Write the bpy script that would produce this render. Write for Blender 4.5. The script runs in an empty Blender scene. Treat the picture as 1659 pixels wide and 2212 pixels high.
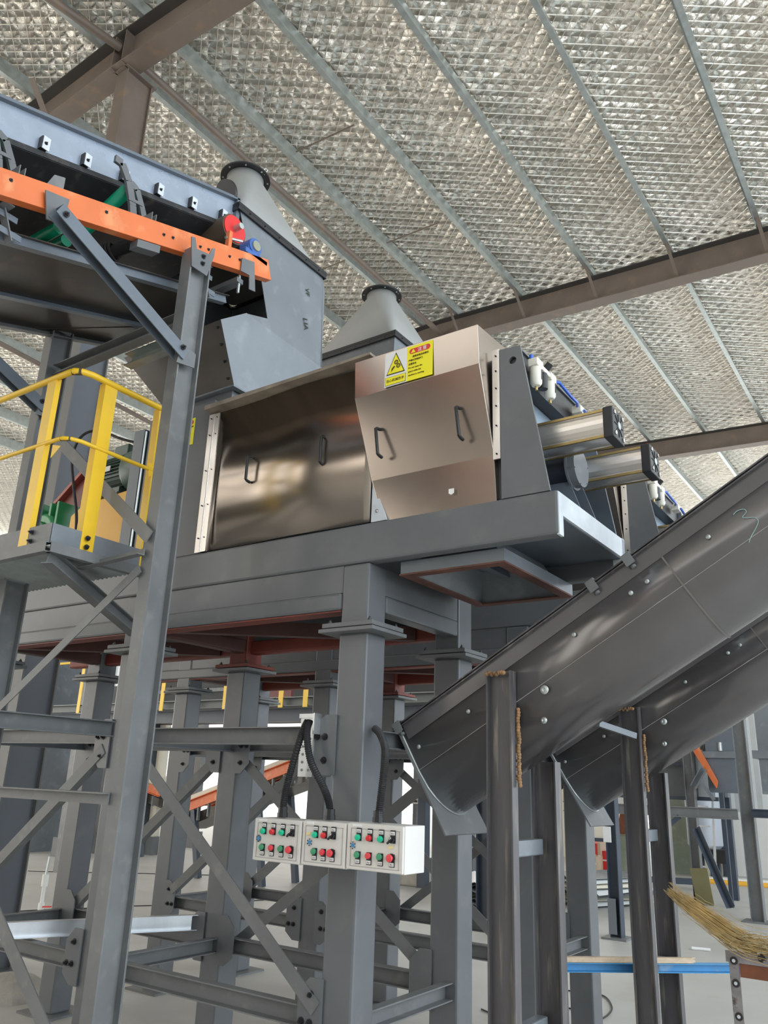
import bpy, bmesh, math, random
from mathutils import Vector, Matrix, Euler
from mathutils.geometry import tessellate_polygon
from math import sin, cos, pi, radians, sqrt

random.seed(7)
scn = bpy.context.scene
COL = scn.collection

# ------------------------------------------------------------------ camera
# rows of the rotation: camera right, camera down, camera forward in world axes
VR = Vector((0.8243, 0.5650, 0.0341))
VF = Vector((-0.5453, 0.7756, 0.3175))
VF.normalize(); VR = (VR - VR.dot(VF) * VF).normalized()
VD = VF.cross(VR).normalized()
EYE = Vector((0, 0, 1.6)); FPX = 1740.0; PX, PY = 829.5, 1106.0
cam_d = bpy.data.cameras.new('camera'); cam = bpy.data.objects.new('camera', cam_d); COL.objects.link(cam)
m = Matrix.Identity(4)
for i in range(3):
    m[i][0] = VR[i]; m[i][1] = -VD[i]; m[i][2] = -VF[i]; m[i][3] = EYE[i]
cam.matrix_world = m
cam_d.sensor_fit = 'VERTICAL'; cam_d.sensor_height = 36; cam_d.lens = FPX * 36 / 2212
cam_d.clip_end = 300; cam_d.clip_start = .05
scn.camera = cam

# ------------------------------------------------------------------ world and light
w = bpy.data.worlds.new('sky'); scn.world = w; w.use_nodes = True
nt = w.node_tree; nt.nodes.clear()
out = nt.nodes.new('ShaderNodeOutputWorld'); bg = nt.nodes.new('ShaderNodeBackground')
tc = nt.nodes.new('ShaderNodeTexCoord'); sp = nt.nodes.new('ShaderNodeSeparateXYZ')
mr = nt.nodes.new('ShaderNodeMapRange'); rp = nt.nodes.new('ShaderNodeMix'); rp.data_type = 'RGBA'
nt.links.new(tc.outputs['Generated'], sp.inputs[0]); nt.links.new(sp.outputs['X'], mr.inputs['Value'])
mr.inputs['From Min'].default_value = -0.9; mr.inputs['From Max'].default_value = 0.9
nt.links.new(mr.outputs['Result'], rp.inputs['Factor'])
rp.inputs['A'].default_value = (1.0, 0.95, 0.86, 1); rp.inputs['B'].default_value = (0.80, 0.91, 1.0, 1)
nt.links.new(rp.outputs['Result'], bg.inputs['Color']); bg.inputs['Strength'].default_value = 3.0
nt.links.new(bg.outputs[0], out.inputs['Surface'])

def area(name, loc, target, sx, sy, power, color):
    d = bpy.data.lights.new(name, 'AREA'); d.shape = 'RECTANGLE'; d.size = sx; d.size_y = sy
    d.energy = power; d.color = color
    o = bpy.data.objects.new(name, d); COL.objects.link(o); o.location = loc
    o.rotation_euler = (Vector(target) - Vector(loc)).to_track_quat('-Z', 'Y').to_euler()
    return o
# daylight through the big side openings of the hall
area('daylight_east', (9, 5, 5.5), (-3, 4, 2.5), 16, 6, 340, (0.86, 0.93, 1.0))
area('daylight_south', (-5, -7.5, 4.5), (-3, 4, 3.0), 12, 5, 500, (1.0, 0.93, 0.84))
area('daylight_west', (-20, 6, 3.5), (-4, 6, 2.5), 16, 5, 380, (1.0, 0.96, 0.9))

vs = scn.view_settings
vs.view_transform = 'Standard'; vs.look = 'None'; vs.exposure = 0.0; vs.gamma = 1; vs.use_curve_mapping = False

# ------------------------------------------------------------------ pixel -> point on a plane of the hall
def at(x, y, axis, val):
    r = VR * ((x - PX) / FPX) + VD * ((y - PY) / FPX) + VF
    i = 'XYZ'.index(axis); t = (val - EYE[i]) / r[i]
    return EYE + r * t

# ------------------------------------------------------------------ materials
MATS = {}
def mat(name, col, rough=.5, metal=0., var=.12, scale=3., bump=0., bscale=30., dirt=None, dirt_amt=0., stretch=(1, 1, 1), rvar=.1, coat=0., spec=.5):
    if name in MATS: return MATS[name]
    mt = bpy.data.materials.new(name); mt.use_nodes = True
    n = mt.node_tree.nodes; L = mt.node_tree.links
    b = n['Principled BSDF']
    b.inputs['Roughness'].default_value = rough; b.inputs['Metallic'].default_value = metal
    b.inputs['Coat Weight'].default_value = coat; b.inputs['Specular IOR Level'].default_value = spec
    t = n.new('ShaderNodeTexCoord'); mp = n.new('ShaderNodeMapping'); mp.inputs['Scale'].default_value = stretch
    L.new(t.outputs['Object'], mp.inputs['Vector'])
    nz = n.new('ShaderNodeTexNoise'); nz.inputs['Scale'].default_value = scale; nz.inputs['Detail'].default_value = 6
    nz.inputs['Roughness'].default_value = .6
    L.new(mp.outputs[0], nz.inputs['Vector'])
    mx = n.new('ShaderNodeMix'); mx.data_type = 'RGBA'
    c1 = [min(1, c * (1 - var)) for c in col[:3]] + [1]; c2 = [min(1, c * (1 + var)) for c in col[:3]] + [1]
    mx.inputs['A'].default_value = c1; mx.inputs['B'].default_value = c2
    rg = n.new('ShaderNodeMapRange'); rg.inputs['From Min'].default_value = .3; rg.inputs['From Max'].default_value = .7
    L.new(nz.outputs['Fac'], rg.inputs['Value']); L.new(rg.outputs[0], mx.inputs['Factor'])
    last = mx.outputs['Result']
    if dirt:
        n2 = n.new('ShaderNodeTexNoise'); n2.inputs['Scale'].default_value = scale * 3.3; n2.inputs['Detail'].default_value = 8
        L.new(mp.outputs[0], n2.inputs['Vector'])
        r2 = n.new('ShaderNodeMapRange'); r2.inputs['From Min'].default_value = .56; r2.inputs['From Max'].default_value = .72
        r2.inputs['To Max'].default_value = dirt_amt
        L.new(n2.outputs['Fac'], r2.inputs['Value'])
        m2 = n.new('ShaderNodeMix'); m2.data_type = 'RGBA'; m2.inputs['B'].default_value = list(dirt) + [1]
        L.new(last, m2.inputs['A']); L.new(r2.outputs[0], m2.inputs['Factor']); last = m2.outputs['Result']
    L.new(last, b.inputs['Base Color'])
    rr = n.new('ShaderNodeMapRange'); rr.inputs['To Min'].default_value = max(.02, rough - rvar); rr.inputs['To Max'].default_value = min(1, rough + rvar)
    L.new(nz.outputs['Fac'], rr.inputs['Value']); L.new(rr.outputs[0], b.inputs['Roughness'])
    if bump:
        n3 = n.new('ShaderNodeTexNoise'); n3.inputs['Scale'].default_value = bscale; n3.inputs['Detail'].default_value = 4
        L.new(mp.outputs[0], n3.inputs['Vector'])
        bp = n.new('ShaderNodeBump'); bp.inputs['Strength'].default_value = bump; bp.inputs['Distance'].default_value = .01
        L.new(n3.outputs['Fac'], bp.inputs['Height']); L.new(bp.outputs[0], b.inputs['Normal'])
    MATS[name] = mt
    return mt

GREY = mat('grey_paint', (.135, .142, .150), .36, 0, .12, 2.2, dirt=(.24, .235, .22), dirt_amt=.22)
GREYD = mat('dusty_grey_paint', (.165, .170, .173), .5, 0, .16, 3.5, dirt=(.30, .285, .26), dirt_amt=.35)
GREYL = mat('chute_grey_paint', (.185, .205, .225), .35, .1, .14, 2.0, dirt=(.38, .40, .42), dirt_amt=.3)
BLUEG = mat('blue_grey_paint', (.13, .155, .185), .38, 0, .15, 3)
PRIMER = mat('white_primer', (.62, .66, .70), .55, 0, .15, 6)
TROUGH = mat('trough_steel', (.165, .158, .160), .19, .45, .14, 1.6, dirt=(.16, .15, .14), dirt_amt=.3, rvar=.07)
TROUGHD = mat('dark_mill_steel', (.105, .100, .105), .36, .3, .35, 2, dirt=(.34, .30, .24), dirt_amt=.55, stretch=(5, 5, .5))
RUST = mat('weld_rust', (.30, .17, .08), .8, 0, .5, 20, bump=.8)
BROWN = mat('brown_primer_steel', (.175, .135, .108), .5, 0, .15, 1.5, dirt=(.34, .2, .1), dirt_amt=.35)
REDOX = mat('red_oxide', (.20, .04, .026), .55, 0, .25, 2)
REDD = mat('shaded_oxide', (.085, .035, .028), .55, 0, .3, 2)  # red oxide with the shade under the stand mixed into its colour
GALV = mat('galvanised_steel', (.50, .54, .53), .38, .75, .15, 8)
GALVB = mat('bright_galvanised', (.72, .74, .76), .34, .9, .12, 6, stretch=(1, 1, .2))
ORANGE = mat('orange_paint', (.72, .175, .05), .4, 0, .08, 3, dirt=(.85, .42, .2), dirt_amt=.45)
YELLOW = mat('yellow_paint', (.90, .56, .03), .35, 0, .07, 5)
YELLOWG = mat('guard_yellow', (.86, .46, .05), .4, 0, .06, 3)
BLACK = mat('black_metal', (.018, .018, .02), .4, 0, .2, 5)
RUBBER = mat('black_rubber', (.02, .02, .022), .6, 0, .3, 5, dirt=(.10, .085, .07), dirt_amt=.5)
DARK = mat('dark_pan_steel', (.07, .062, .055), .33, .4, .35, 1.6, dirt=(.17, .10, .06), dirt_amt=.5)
STAIN = mat('stainless_sheet', (.47, .41, .36), .24, 1.0, .05, 2, bump=.10, bscale=2.2, stretch=(1, 1, .8), rvar=.05)
STAINB = mat('stainless_strip', (.80, .76, .72), .3, .9, .05, 5)
ALU = mat('anodised_aluminium', (.78, .73, .68), .3, .85, .04, 5)
GOLD = mat('brass_edge', (.45, .33, .14), .35, .8, .2, 9)
GREEN = mat('green_gear_paint', (.03, .27, .10), .22, 0, .15, 5, dirt=(.12, .22, .08), dirt_amt=.5)
GREENR = mat('green_roller', (.0, .23, .12), .35, 0, .1, 5)
MOTOR = mat('motor_green', (.075, .125, .10), .35, 0, .1, 5)
MAROON = mat('maroon_guard', (.16, .035, .03), .45, 0, .2, 4)
RED = mat('red_paint', (.75, .03, .03), .4, 0, .1, 4)
BLUE = mat('blue_bearing_paint', (.05, .13, .40), .4, 0, .15, 6)
SKYBLUE = mat('sky_blue_paint', (.08, .33, .62), .45, 0, .12, 4, dirt=(.45, .5, .5), dirt_amt=.4)
CREAM = mat('cream_enamel', (.72, .695, .65), .45, 0, .03, 2)
IVORY = mat('ivory_plastic', (.80, .77, .66), .3, 0, .03, 5)
WHITE = mat('white_sticker', (.85, .85, .84), .5, 0, .02, 5)
YSTICK = mat('yellow_sticker', (.95, .86, .02), .45, 0, .02, 5)
REDST = mat('red_sticker', (.75, .05, .04), .45, 0, .02, 5)
BLKST = mat('black_ink', (.02, .02, .015), .6, 0, .02, 5)
BROWNINK = mat('brown_ink', (.10, .06, .01), .6, 0, .02, 5)
LGREEN = mat('green_lamp', (.0, .55, .30), .2, 0, .03, 5, coat=.5)
LRED = mat('red_lamp', (.70, .02, .03), .2, 0, .03, 5, coat=.5)
BGREEN = mat('green_button', (.06, .32, .16), .35, 0, .03, 5)
BRED = mat('red_button', (.80, .06, .08), .35, 0, .03, 5)
KEYBLUE = mat('blue_key', (.05, .25, .5), .4, 0, .03, 5)
CHROME = mat('chrome', (.8, .8, .82), .12, 1, .02, 5)
HOSEB = mat('blue_air_hose', (.02, .12, .62), .3, 0, .05, 5)
STRAW = mat('dry_straw', (.52, .37, .16), .7, 0, .3, 14)
STRAWG = mat('grey_straw', (.42, .38, .25), .7, 0, .3, 14)
WOOD = mat('raw_wood', (.62, .48, .34), .7, 0, .15, 6, stretch=(6, .6, 6))
CREAMP = mat('cream_wall_paint', (.78, .72, .60), .7, 0, .04, 1)
WHITEP = mat('white_wall_paint', (.82, .80, .76), .7, 0, .04, 1)
SHEET = mat('white_profiled_sheet', (.72, .74, .73), .45, 0, .06, 2)
TANKM = mat('tank_grey', (.42, .45, .50), .4, 0, .08, 2)
MURK = mat('murky_panel', (.26, .30, .24), .3, 0, .25, 1.2, dirt=(.55, .6, .5), dirt_amt=.4)
OLIVE = mat('olive_sheet', (.23, .21, .10), .5, 0, .1, 3)
CONCB = mat('rough_concrete', (.42, .39, .34), .9, 0, .2, 6, bump=.6)
PVC = mat('white_pvc', (.8, .8, .76), .4, 0, .04, 4)
CARD = mat('cardboard', (.55, .42, .30), .8, 0, .1, 4)
RUSTY = mat('rusty_iron', (.20, .07, .035), .8, 0, .3, 6)

def floor_mat():
    mt = mat('hall_concrete', (.53, .515, .485), .55, 0, .10, .7, dirt=(.44, .40, .35), dirt_amt=.5, bump=.15, bscale=14)
    return mt

def foil_mat():
    mt = bpy.data.materials.new('quilted_foil'); mt.use_nodes = True
    n = mt.node_tree.nodes; L = mt.node_tree.links; b = n['Principled BSDF']
    g = n.new('ShaderNodeTexCoord'); s = n.new('ShaderNodeSeparateXYZ'); L.new(g.outputs['Object'], s.inputs[0])
    def M(op, a, b_=None):
        q = n.new('ShaderNodeMath'); q.operation = op
        for i, v in enumerate((a, b_)):
            if v is None: continue
            if isinstance(v, (int, float)): q.inputs[i].default_value = v
            else: L.new(v, q.inputs[i])
        return q.outputs[0]
    def uv(angle):
        nx, ny = -sin(angle) / CELL, cos(angle) / CELL
        return M('ADD', M('MULTIPLY', s.outputs['X'], nx), M('MULTIPLY', s.outputs['Y'], ny))
    u = uv(ANG1); v = uv(ANG2)
    hu = M('POWER', M('ABSOLUTE', M('SINE', M('MULTIPLY', u, pi))), .85)
    hv = M('POWER', M('ABSOLUTE', M('SINE', M('MULTIPLY', v, pi))), .85)
    h = M('MULTIPLY', hu, hv)
    # every pillow leans its own way
    wn = n.new('ShaderNodeTexWhiteNoise'); wn.noise_dimensions = '2D'
    cb = n.new('ShaderNodeCombineXYZ'); L.new(M('FLOOR', u), cb.inputs[0]); L.new(M('FLOOR', v), cb.inputs[1]); L.new(cb.outputs[0], wn.inputs['Vector'])
    hh = M('MULTIPLY', h, M('ADD', M('MULTIPLY', wn.outputs['Value'], .5), .75))
    nz = n.new('ShaderNodeTexNoise'); nz.inputs['Scale'].default_value = 6; nz.inputs['Detail'].default_value = 3; nz.inputs['Roughness'].default_value = .5
    nz.inputs['Distortion'].default_value = 1.2
    L.new(g.outputs['Object'], nz.inputs['Vector'])
    nl = n.new('ShaderNodeTexNoise'); nl.inputs['Scale'].default_value = .9; nl.inputs['Detail'].default_value = 3
    L.new(g.outputs['Object'], nl.inputs['Vector'])
    nf = n.new('ShaderNodeTexNoise'); nf.inputs['Scale'].default_value = 34; nf.inputs['Detail'].default_value = 3; nf.inputs['Distortion'].default_value = 2.5
    L.new(g.outputs['Object'], nf.inputs['Vector'])
    tot = M('ADD', M('ADD', M('MULTIPLY', hh, .060), M('ADD', M('MULTIPLY', nz.outputs['Fac'], .028), M('MULTIPLY', nf.outputs['Fac'], .0055))), M('MULTIPLY', nl.outputs['Fac'], .55))
    bp = n.new('ShaderNodeBump'); bp.inputs['Strength'].default_value = 1.0; bp.inputs['Distance'].default_value = 1.0
    L.new(tot, bp.inputs['Height']); L.new(bp.outputs[0], b.inputs['Normal'])
    mx = n.new('ShaderNodeMix'); mx.data_type = 'RGBA'
    mx.inputs['A'].default_value = (.66, .61, .54, 1); mx.inputs['B'].default_value = (.93, .88, .80, 1)
    L.new(nz.outputs['Fac'], mx.inputs['Factor']); L.new(mx.outputs['Result'], b.inputs['Base Color'])
    b.inputs['Metallic'].default_value = 1.0; b.inputs['Roughness'].default_value = .22
    return mt

# ------------------------------------------------------------------ mesh builder
def V(*a): return Vector(a) if len(a) == 3 else Vector(a[0])
def frame(d, up=(0, 0, 1)):
    d = V(d).normalized(); up = V(up)
    if abs(d.dot(up.normalized())) > .98: up = V(0, 1, 0) if abs(d.y) < .9 else V(1, 0, 0)
    s = d.cross(up).normalized(); u = s.cross(d).normalized()
    return s, u, d

class MB:
    def __init__(self): self.v = []; self.f = []
    def add(self, vs, fs):
        k = len(self.v); self.v += [V(p) for p in vs]; self.f += [tuple(k + i for i in f) for f in fs]; return self
    def box(self, a, b):
        x0, x1 = sorted((a[0], b[0])); y0, y1 = sorted((a[1], b[1])); z0, z1 = sorted((a[2], b[2]))
        vs = [(x, y, z) for z in (z0, z1) for y in (y0, y1) for x in (x0, x1)]
        return self.add(vs, [(0, 2, 3, 1), (4, 5, 7, 6), (0, 1, 5, 4), (2, 6, 7, 3), (0, 4, 6, 2), (1, 3, 7, 5)])
    def prof(self, p, q, sec, up=(0, 0, 1)):
        p, q = V(p), V(q); s, u, d = frame(q - p, up); n = len(sec)
        vs = [p + s * a + u * b for a, b in sec] + [q + s * a + u * b for a, b in sec]
        fs = [(i, (i + 1) % n, n + (i + 1) % n, n + i) for i in range(n)]
        tr = tessellate_polygon([[V(a, b, 0) for a, b in sec]])
        fs += [tuple(reversed(t)) for t in tr] + [tuple(n + i for i in t) for t in tr]
        return self.add(vs, fs)
    def bar(self, p, q, w, h, up=(0, 0, 1)):
        return self.prof(p, q, [(-w / 2, -h / 2), (w / 2, -h / 2), (w / 2, h / 2), (-w / 2, h / 2)], up)
    def chan(self, p, q, w, h, t=.008, up=(0, 0, 1), side=1):   # web on the -side, open to +side ; h along up
        w2, h2 = w / 2 * side, h / 2; T = t * side
        return self.prof(p, q, [(-w2, -h2), (w2, -h2), (w2, -h2 + t), (-w2 + T, -h2 + t), (-w2 + T, h2 - t), (w2, h2 - t), (w2, h2), (-w2, h2)], up)
    def ibeam(self, p, q, w, h, t=.008, up=(0, 0, 1)):          # flanges across up
        a, b, c = w / 2, h / 2, t / 2
        return self.prof(p, q, [(-a, -b), (a, -b), (a, -b + t), (c, -b + t), (c, b - t), (a, b - t), (a, b), (-a, b), (-a, b - t), (-c, b - t), (-c, -b + t), (-a, -b + t)], up)
    def angle(self, p, q, w, h, t=.007, up=(0, 0, 1), sx=1, sy=1):
        return self.prof(p, q, [(0, 0), (w * sx, 0), (w * sx, t * sy), (t * sx, t * sy), (t * sx, h * sy), (0, h * sy)], up)
    def cyl(self, p, q, r, n=20, r2=None, caps=True):
        p, q = V(p), V(q); r2 = r if r2 is None else r2; s, u, d = frame(q - p)
        vs = [p + (s * cos(2 * pi * i / n) + u * sin(2 * pi * i / n)) * r for i in range(n)]
        vs += [q + (s * cos(2 * pi * i / n) + u * sin(2 * pi * i / n)) * r2 for i in range(n)]
        fs = [(i, (i + 1) % n, n + (i + 1) % n, n + i) for i in range(n)]
        if caps: fs += [tuple(range(n - 1, -1, -1)), tuple(range(n, 2 * n))]
        return self.add(vs, fs)
    def lathe(self, p, d, prof, n=24):      # prof [(dist along d, radius)]
        p = V(p); s, u, d = frame(d); k = len(prof); vs = []
        for h, r in prof:
            for i in range(n): vs.append(p + d * h + (s * cos(2 * pi * i / n) + u * sin(2 * pi * i / n)) * r)
        fs = [(j * n + i, j * n + (i + 1) % n, (j + 1) * n + (i + 1) % n, (j + 1) * n + i) for j in range(k - 1) for i in range(n)]
        fs += [tuple(range(n - 1, -1, -1)), tuple(range((k - 1) * n, k * n))]
        return self.add(vs, fs)
    def tube(self, pts, r, n=10, taper=None):
        pts = [V(p) for p in pts]; k = len(pts); vs = []; prev = None
        for j, p in enumerate(pts):
            d = (pts[min(j + 1, k - 1)] - pts[max(j - 1, 0)]).normalized()
            if prev is None: s, u, _ = frame(d)
            else:
                u = (prev - d * prev.dot(d)); u = u.normalized() if u.length > 1e-6 else frame(d)[1]; s = d.cross(u).normalized()
            prev = u; rr = r if taper is None else r * taper[j]
            for i in range(n): vs.append(p + (s * cos(2 * pi * i / n) + u * sin(2 * pi * i / n)) * rr)
        fs = [(j * n + i, j * n + (i + 1) % n, (j + 1) * n + (i + 1) % n, (j + 1) * n + i) for j in range(k - 1) for i in range(n)]
        fs += [tuple(range(n - 1, -1, -1)), tuple(range((k - 1) * n, k * n))]
        return self.add(vs, fs)
    def plate(self, pts, t, holes=()):      # planar polygon, thickness vector t
        pts = [V(p) for p in pts]; t = V(t); loops = [pts] + [[V(p) for p in h] for h in holes]
        tr = tessellate_polygon(loops); allp = [p for l in loops for p in l]; n = len(allp)
        fs = [tuple(q) for q in tr] + [tuple(n + i for i in reversed(q)) for q in tr]; k = 0
        for l in loops:
            m_ = len(l)
            fs += [(k + i, k + (i + 1) % m_, n + k + (i + 1) % m_, n + k + i) for i in range(m_)]; k += m_
        return self.add(allp + [p + t for p in allp], fs)
    def quad_solid(self, a, b):             # two matching loops joined
        n = len(a); fs = [(i, (i + 1) % n, n + (i + 1) % n, n + i) for i in range(n)]
        return self.add(list(a) + list(b), fs)
    def build(self, name, m, parent=None, bevel=0, smooth=False, solid=0, sharp=38):
        me = bpy.data.meshes.new(name)
        if parent is not None:
            r = parent
            while r.parent: r = r.parent
            off = Vector(r['_o']); loc = Vector((0, 0, 0))
        else:
            xs = [p.x for p in self.v]; ys = [p.y for p in self.v]; zs = [p.z for p in self.v]
            off = Vector(((min(xs) + max(xs)) / 2, (min(ys) + max(ys)) / 2, min(zs))); loc = off
        me.from_pydata([tuple(p - off) for p in self.v], [], self.f)
        bm = bmesh.new(); bm.from_mesh(me)
        if smooth or solid: bmesh.ops.remove_doubles(bm, verts=bm.verts, dist=.0001)
        bmesh.ops.recalc_face_normals(bm, faces=bm.faces)
        bm.to_mesh(me); bm.free()
        me.materials.append(m)
        o = bpy.data.objects.new(name, me); COL.objects.link(o); o.location = loc
        if parent is not None: o.parent = parent
        else: o['_o'] = tuple(off)
        if smooth:
            for p in me.polygons: p.use_smooth = True
            try: me.set_sharp_from_angle(angle=radians(sharp))
            except Exception: pass
        if solid:
            md = o.modifiers.new('thickness', 'SOLIDIFY'); md.thickness = solid; md.offset = 0
        if bevel:
            md = o.modifiers.new('bevel', 'BEVEL'); md.width = bevel; md.segments = 2; md.limit_method = 'ANGLE'; md.angle_limit = radians(40)
        return o

def tag(o, label, cat, group=None, kind=None):
    if label: o['label'] = label
    if cat: o['category'] = cat
    if group: o['group'] = group
    if kind: o['kind'] = kind
    return o
def thing(name, label, cat, loc=(0, 0, 0), group=None):
    o = bpy.data.objects.new(name, None); COL.objects.link(o); o.location = loc; o['_o'] = tuple(loc)
    o.empty_display_size = .1
    return tag(o, label, cat, group)
def struct(o): o['kind'] = 'structure'; return o
def copy_tree(o, delta, label=None, parent=None):
    c = o.copy(); COL.objects.link(c)
    if parent is None:
        c.location = Vector(o.location) + Vector(delta)
        if label: c['label'] = label
    else: c.parent = parent
    for ch in list(o.children): copy_tree(ch, delta, None, c)
    return c
def bolt(parent, p, d, r=.011, h=.014, m=None, name='bolt'):
    d = V(d).normalized(); p = V(p); b = MB()
    b.cyl(p - d * .001, p + d * .003, r * 1.5, 12); b.cyl(p + d * .002, p + d * h, r, 6); b.cyl(p + d * h, p + d * (h + .008), r * .5, 8)
    return b.build(name, m or BLACK, parent)
def circ(c, r, axis='Y', n=24):
    c = V(c); o = []
    for i in range(n):
        a = 2 * pi * i / n
        if axis == 'Y': o.append(c + V(cos(a) * r, 0, sin(a) * r))
        elif axis == 'X': o.append(c + V(0, cos(a) * r, sin(a) * r))
        else: o.append(c + V(cos(a) * r, sin(a) * r, 0))
    return o
def text_part(body, size, origin, xdir, updir, m, parent, name='lettering', extr=.0006, spacing=1.0):
    cu = bpy.data.curves.new('t', 'FONT'); cu.body = body; cu.size = size; cu.extrude = extr; cu.space_character = spacing
    to = bpy.data.objects.new('t', cu); COL.objects.link(to)
    dg = bpy.context.evaluated_depsgraph_get(); dg.update()
    me = bpy.data.meshes.new_from_object(to.evaluated_get(dg))
    bpy.data.objects.remove(to)
    x = V(xdir).normalized(); z = x.cross(V(updir)).normalized(); y = z.cross(x).normalized()
    b = MB(); b.add([V(origin) + x * q.co.x + y * q.co.y + z * q.co.z for q in me.vertices], [tuple(p.vertices) for p in me.polygons])
    bpy.data.meshes.remove(me)
    if not b.v: return None
    return b.build(name, m, parent)

def smooth_pts(pts, k=6):
    out = []
    P = [pts[0]] + list(pts) + [pts[-1]]
    for i in range(1, len(P) - 2):
        p0, p1, p2, p3 = [V(p) for p in P[i - 1:i + 3]]
        for j in range(k):
            t = j / k
            out.append(.5 * ((2 * p1) + (p2 - p0) * t + (2 * p0 - 5 * p1 + 4 * p2 - p3) * t * t + (3 * p1 - p0 - 3 * p2 + p3) * t ** 3))
    out.append(V(pts[-1])); return out

# ================================================================== THE HALL
ANG1, ANG2, CELL = radians(34), radians(-41), .19
RIDGE = -7.0
XL, XR, YB, YF = -27.0, 6.0, -7.0, 27.0
def roof_z(x): return 10.00 - .042 * abs(x - RIDGE)      # underside of the purlins
FOIL = .29
flb = MB().box((-34, -12, -.12), (12, 40, 0)).build('floor', floor_mat()); struct(flb)

b = MB()
xs = [XL, RIDGE, XR]
for i in range(2):
    a, c = xs[i], xs[i + 1]
    b.add([(a, YB, roof_z(a) + FOIL), (c, YB, roof_z(c) + FOIL), (c, YF, roof_z(c) + FOIL), (a, YF, roof_z(a) + FOIL),
           (a, YB, roof_z(a) + FOIL + .08), (c, YB, roof_z(c) + FOIL + .08), (c, YF, roof_z(c) + FOIL + .08), (a, YF, roof_z(a) + FOIL + .08)],
          [(0, 1, 2, 3), (4, 7, 6, 5), (0, 4, 5, 1), (1, 5, 6, 2), (2, 6, 7, 3), (3, 7, 4, 0)])
ceil = b.build('ceiling', foil_mat()); struct(ceil)

# steel net that carries the foil
b = MB(); tw = .006
def net(angle, x0, x1, y0, y1):
    d = V(cos(angle), sin(angle), 0); nn = V(-sin(angle), cos(angle), 0)
    vals = [nn.dot(V(x, y, 0)) for x in (x0, x1) for y in (y0, y1)]
    k0, k1 = int(math.floor(min(vals) / CELL)), int(math.ceil(max(vals) / CELL))
    for k in range(k0, k1 + 1):
        o = nn * (k * CELL); ts = []
        # clip
        lo, hi = -1e9, 1e9
        for (dd, oo, a, c) in ((d.x, o.x, x0, x1), (d.y, o.y, y0, y1)):
            t1, t2 = (a - oo) / dd, (c - oo) / dd
            if t1 > t2: t1, t2 = t2, t1
            lo, hi = max(lo, t1), min(hi, t2)
        if hi - lo < .05: continue
        p, q = o + d * lo, o + d * hi
        p.z = roof_z(p.x) + FOIL - .012; q.z = roof_z(q.x) + FOIL - .012
        s = nn * tw; u = V(0, 0, tw)
        b.add([p - s, p + s, p - u * 1.6, q - s, q + s, q - u * 1.6], [(0, 3, 4, 1), (1, 4, 5, 2), (2, 5, 3, 0)])
for a in (ANG1, ANG2):
    net(a, RIDGE, 3.0, -1, YF); net(a, XL, RIDGE, -1, YF)
b.build('wire_mesh', mat('foil_seam_wire', (.78, .74, .66), .4, .7), ceil)

# far end wall (low profiled sheet over painted plinth) and the light wall panels on the left above the open side
b = MB(); y = 19.25
sec = [(-7.0 + i * .11, y + (.03 if (i % 4) in (1, 2) else 0)) for i in range(0, 120)]
for i in range(len(sec) - 1):
    (xa, ya), (xb, yb) = sec[i], sec[i + 1]
    b.add([(xa, ya, 1.25), (xb, yb, 1.25), (xb, yb, 5.5), (xa, ya, 5.5)], [(0, 1, 2, 3)])
wf = b.build('wall_far', SHEET, solid=.01); struct(wf)
MB().box((-4.75, y + .04, 0), (6.2, y + .24, 1.25)).build('plinth', WHITEP, wf)
b = MB(); yy = YB + 1
while yy < YF - .5:
    b.add([(XL + .3, yy, 4.6), (XL + .3, yy + .25, 4.6), (XL + .3, yy + .25, 9.1), (XL + .3, yy, 9.1),
           (XL + .34, yy + .25, 4.6), (XL + .34, yy + .5, 4.6), (XL + .34, yy + .5, 9.1), (XL + .34, yy + .25, 9.1)], [(0, 1, 2, 3), (4, 5, 6, 7), (1, 4, 7, 2)])
    yy += .5
wl = b.build('wall_left', SHEET, solid=.01); struct(wl)
wr = MB().box((-13, -7.2, 0), (8, -7.0, 9.0)).build('wall_rear_added', mat('added_wall_sheet', (.50, .47, .43), .6, 0, .1, .5)); struct(wr)  # unseen wall, added to darken what the stainless covers reflect

# rafters
def rafter(y, x0, x1, depth, label, w_=.25, t=.016):
    o = thing('roof_rafter', label, 'steel beam', ((x0 + x1) / 2, y, roof_z((x0 + x1) / 2) - .6))
    for a, c in ((x0, RIDGE), (RIDGE, x1)):
        if c <= a: continue
        za, zc = roof_z(a) - .01, roof_z(c) - .01
        web = MB().plate([(a, y, za), (c, y, zc), (c, y, zc - depth), (a, y, za - depth)], (0, .012, 0))
        web.build('web', BROWN, o)
        MB().plate([(a, y - w_ / 2, za - depth), (c, y - w_ / 2, zc - depth), (c, y + w_ / 2, zc - depth), (a, y + w_ / 2, za - depth)], (0, 0, -t)).build('bottom_flange', BROWN, o)
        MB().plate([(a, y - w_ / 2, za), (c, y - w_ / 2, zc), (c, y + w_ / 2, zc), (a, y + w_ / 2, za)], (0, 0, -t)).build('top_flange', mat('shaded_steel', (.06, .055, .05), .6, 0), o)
    return o
R1Y, R2Y, R3Y = 4.2, 11.6, 19.0
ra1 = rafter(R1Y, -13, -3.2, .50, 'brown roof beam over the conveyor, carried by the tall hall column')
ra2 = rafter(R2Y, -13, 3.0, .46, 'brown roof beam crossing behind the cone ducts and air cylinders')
ra3 = rafter(R3Y, -13, 3.0, .46, 'brown roof beam farthest away, seen right of the air cylinders')
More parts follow.
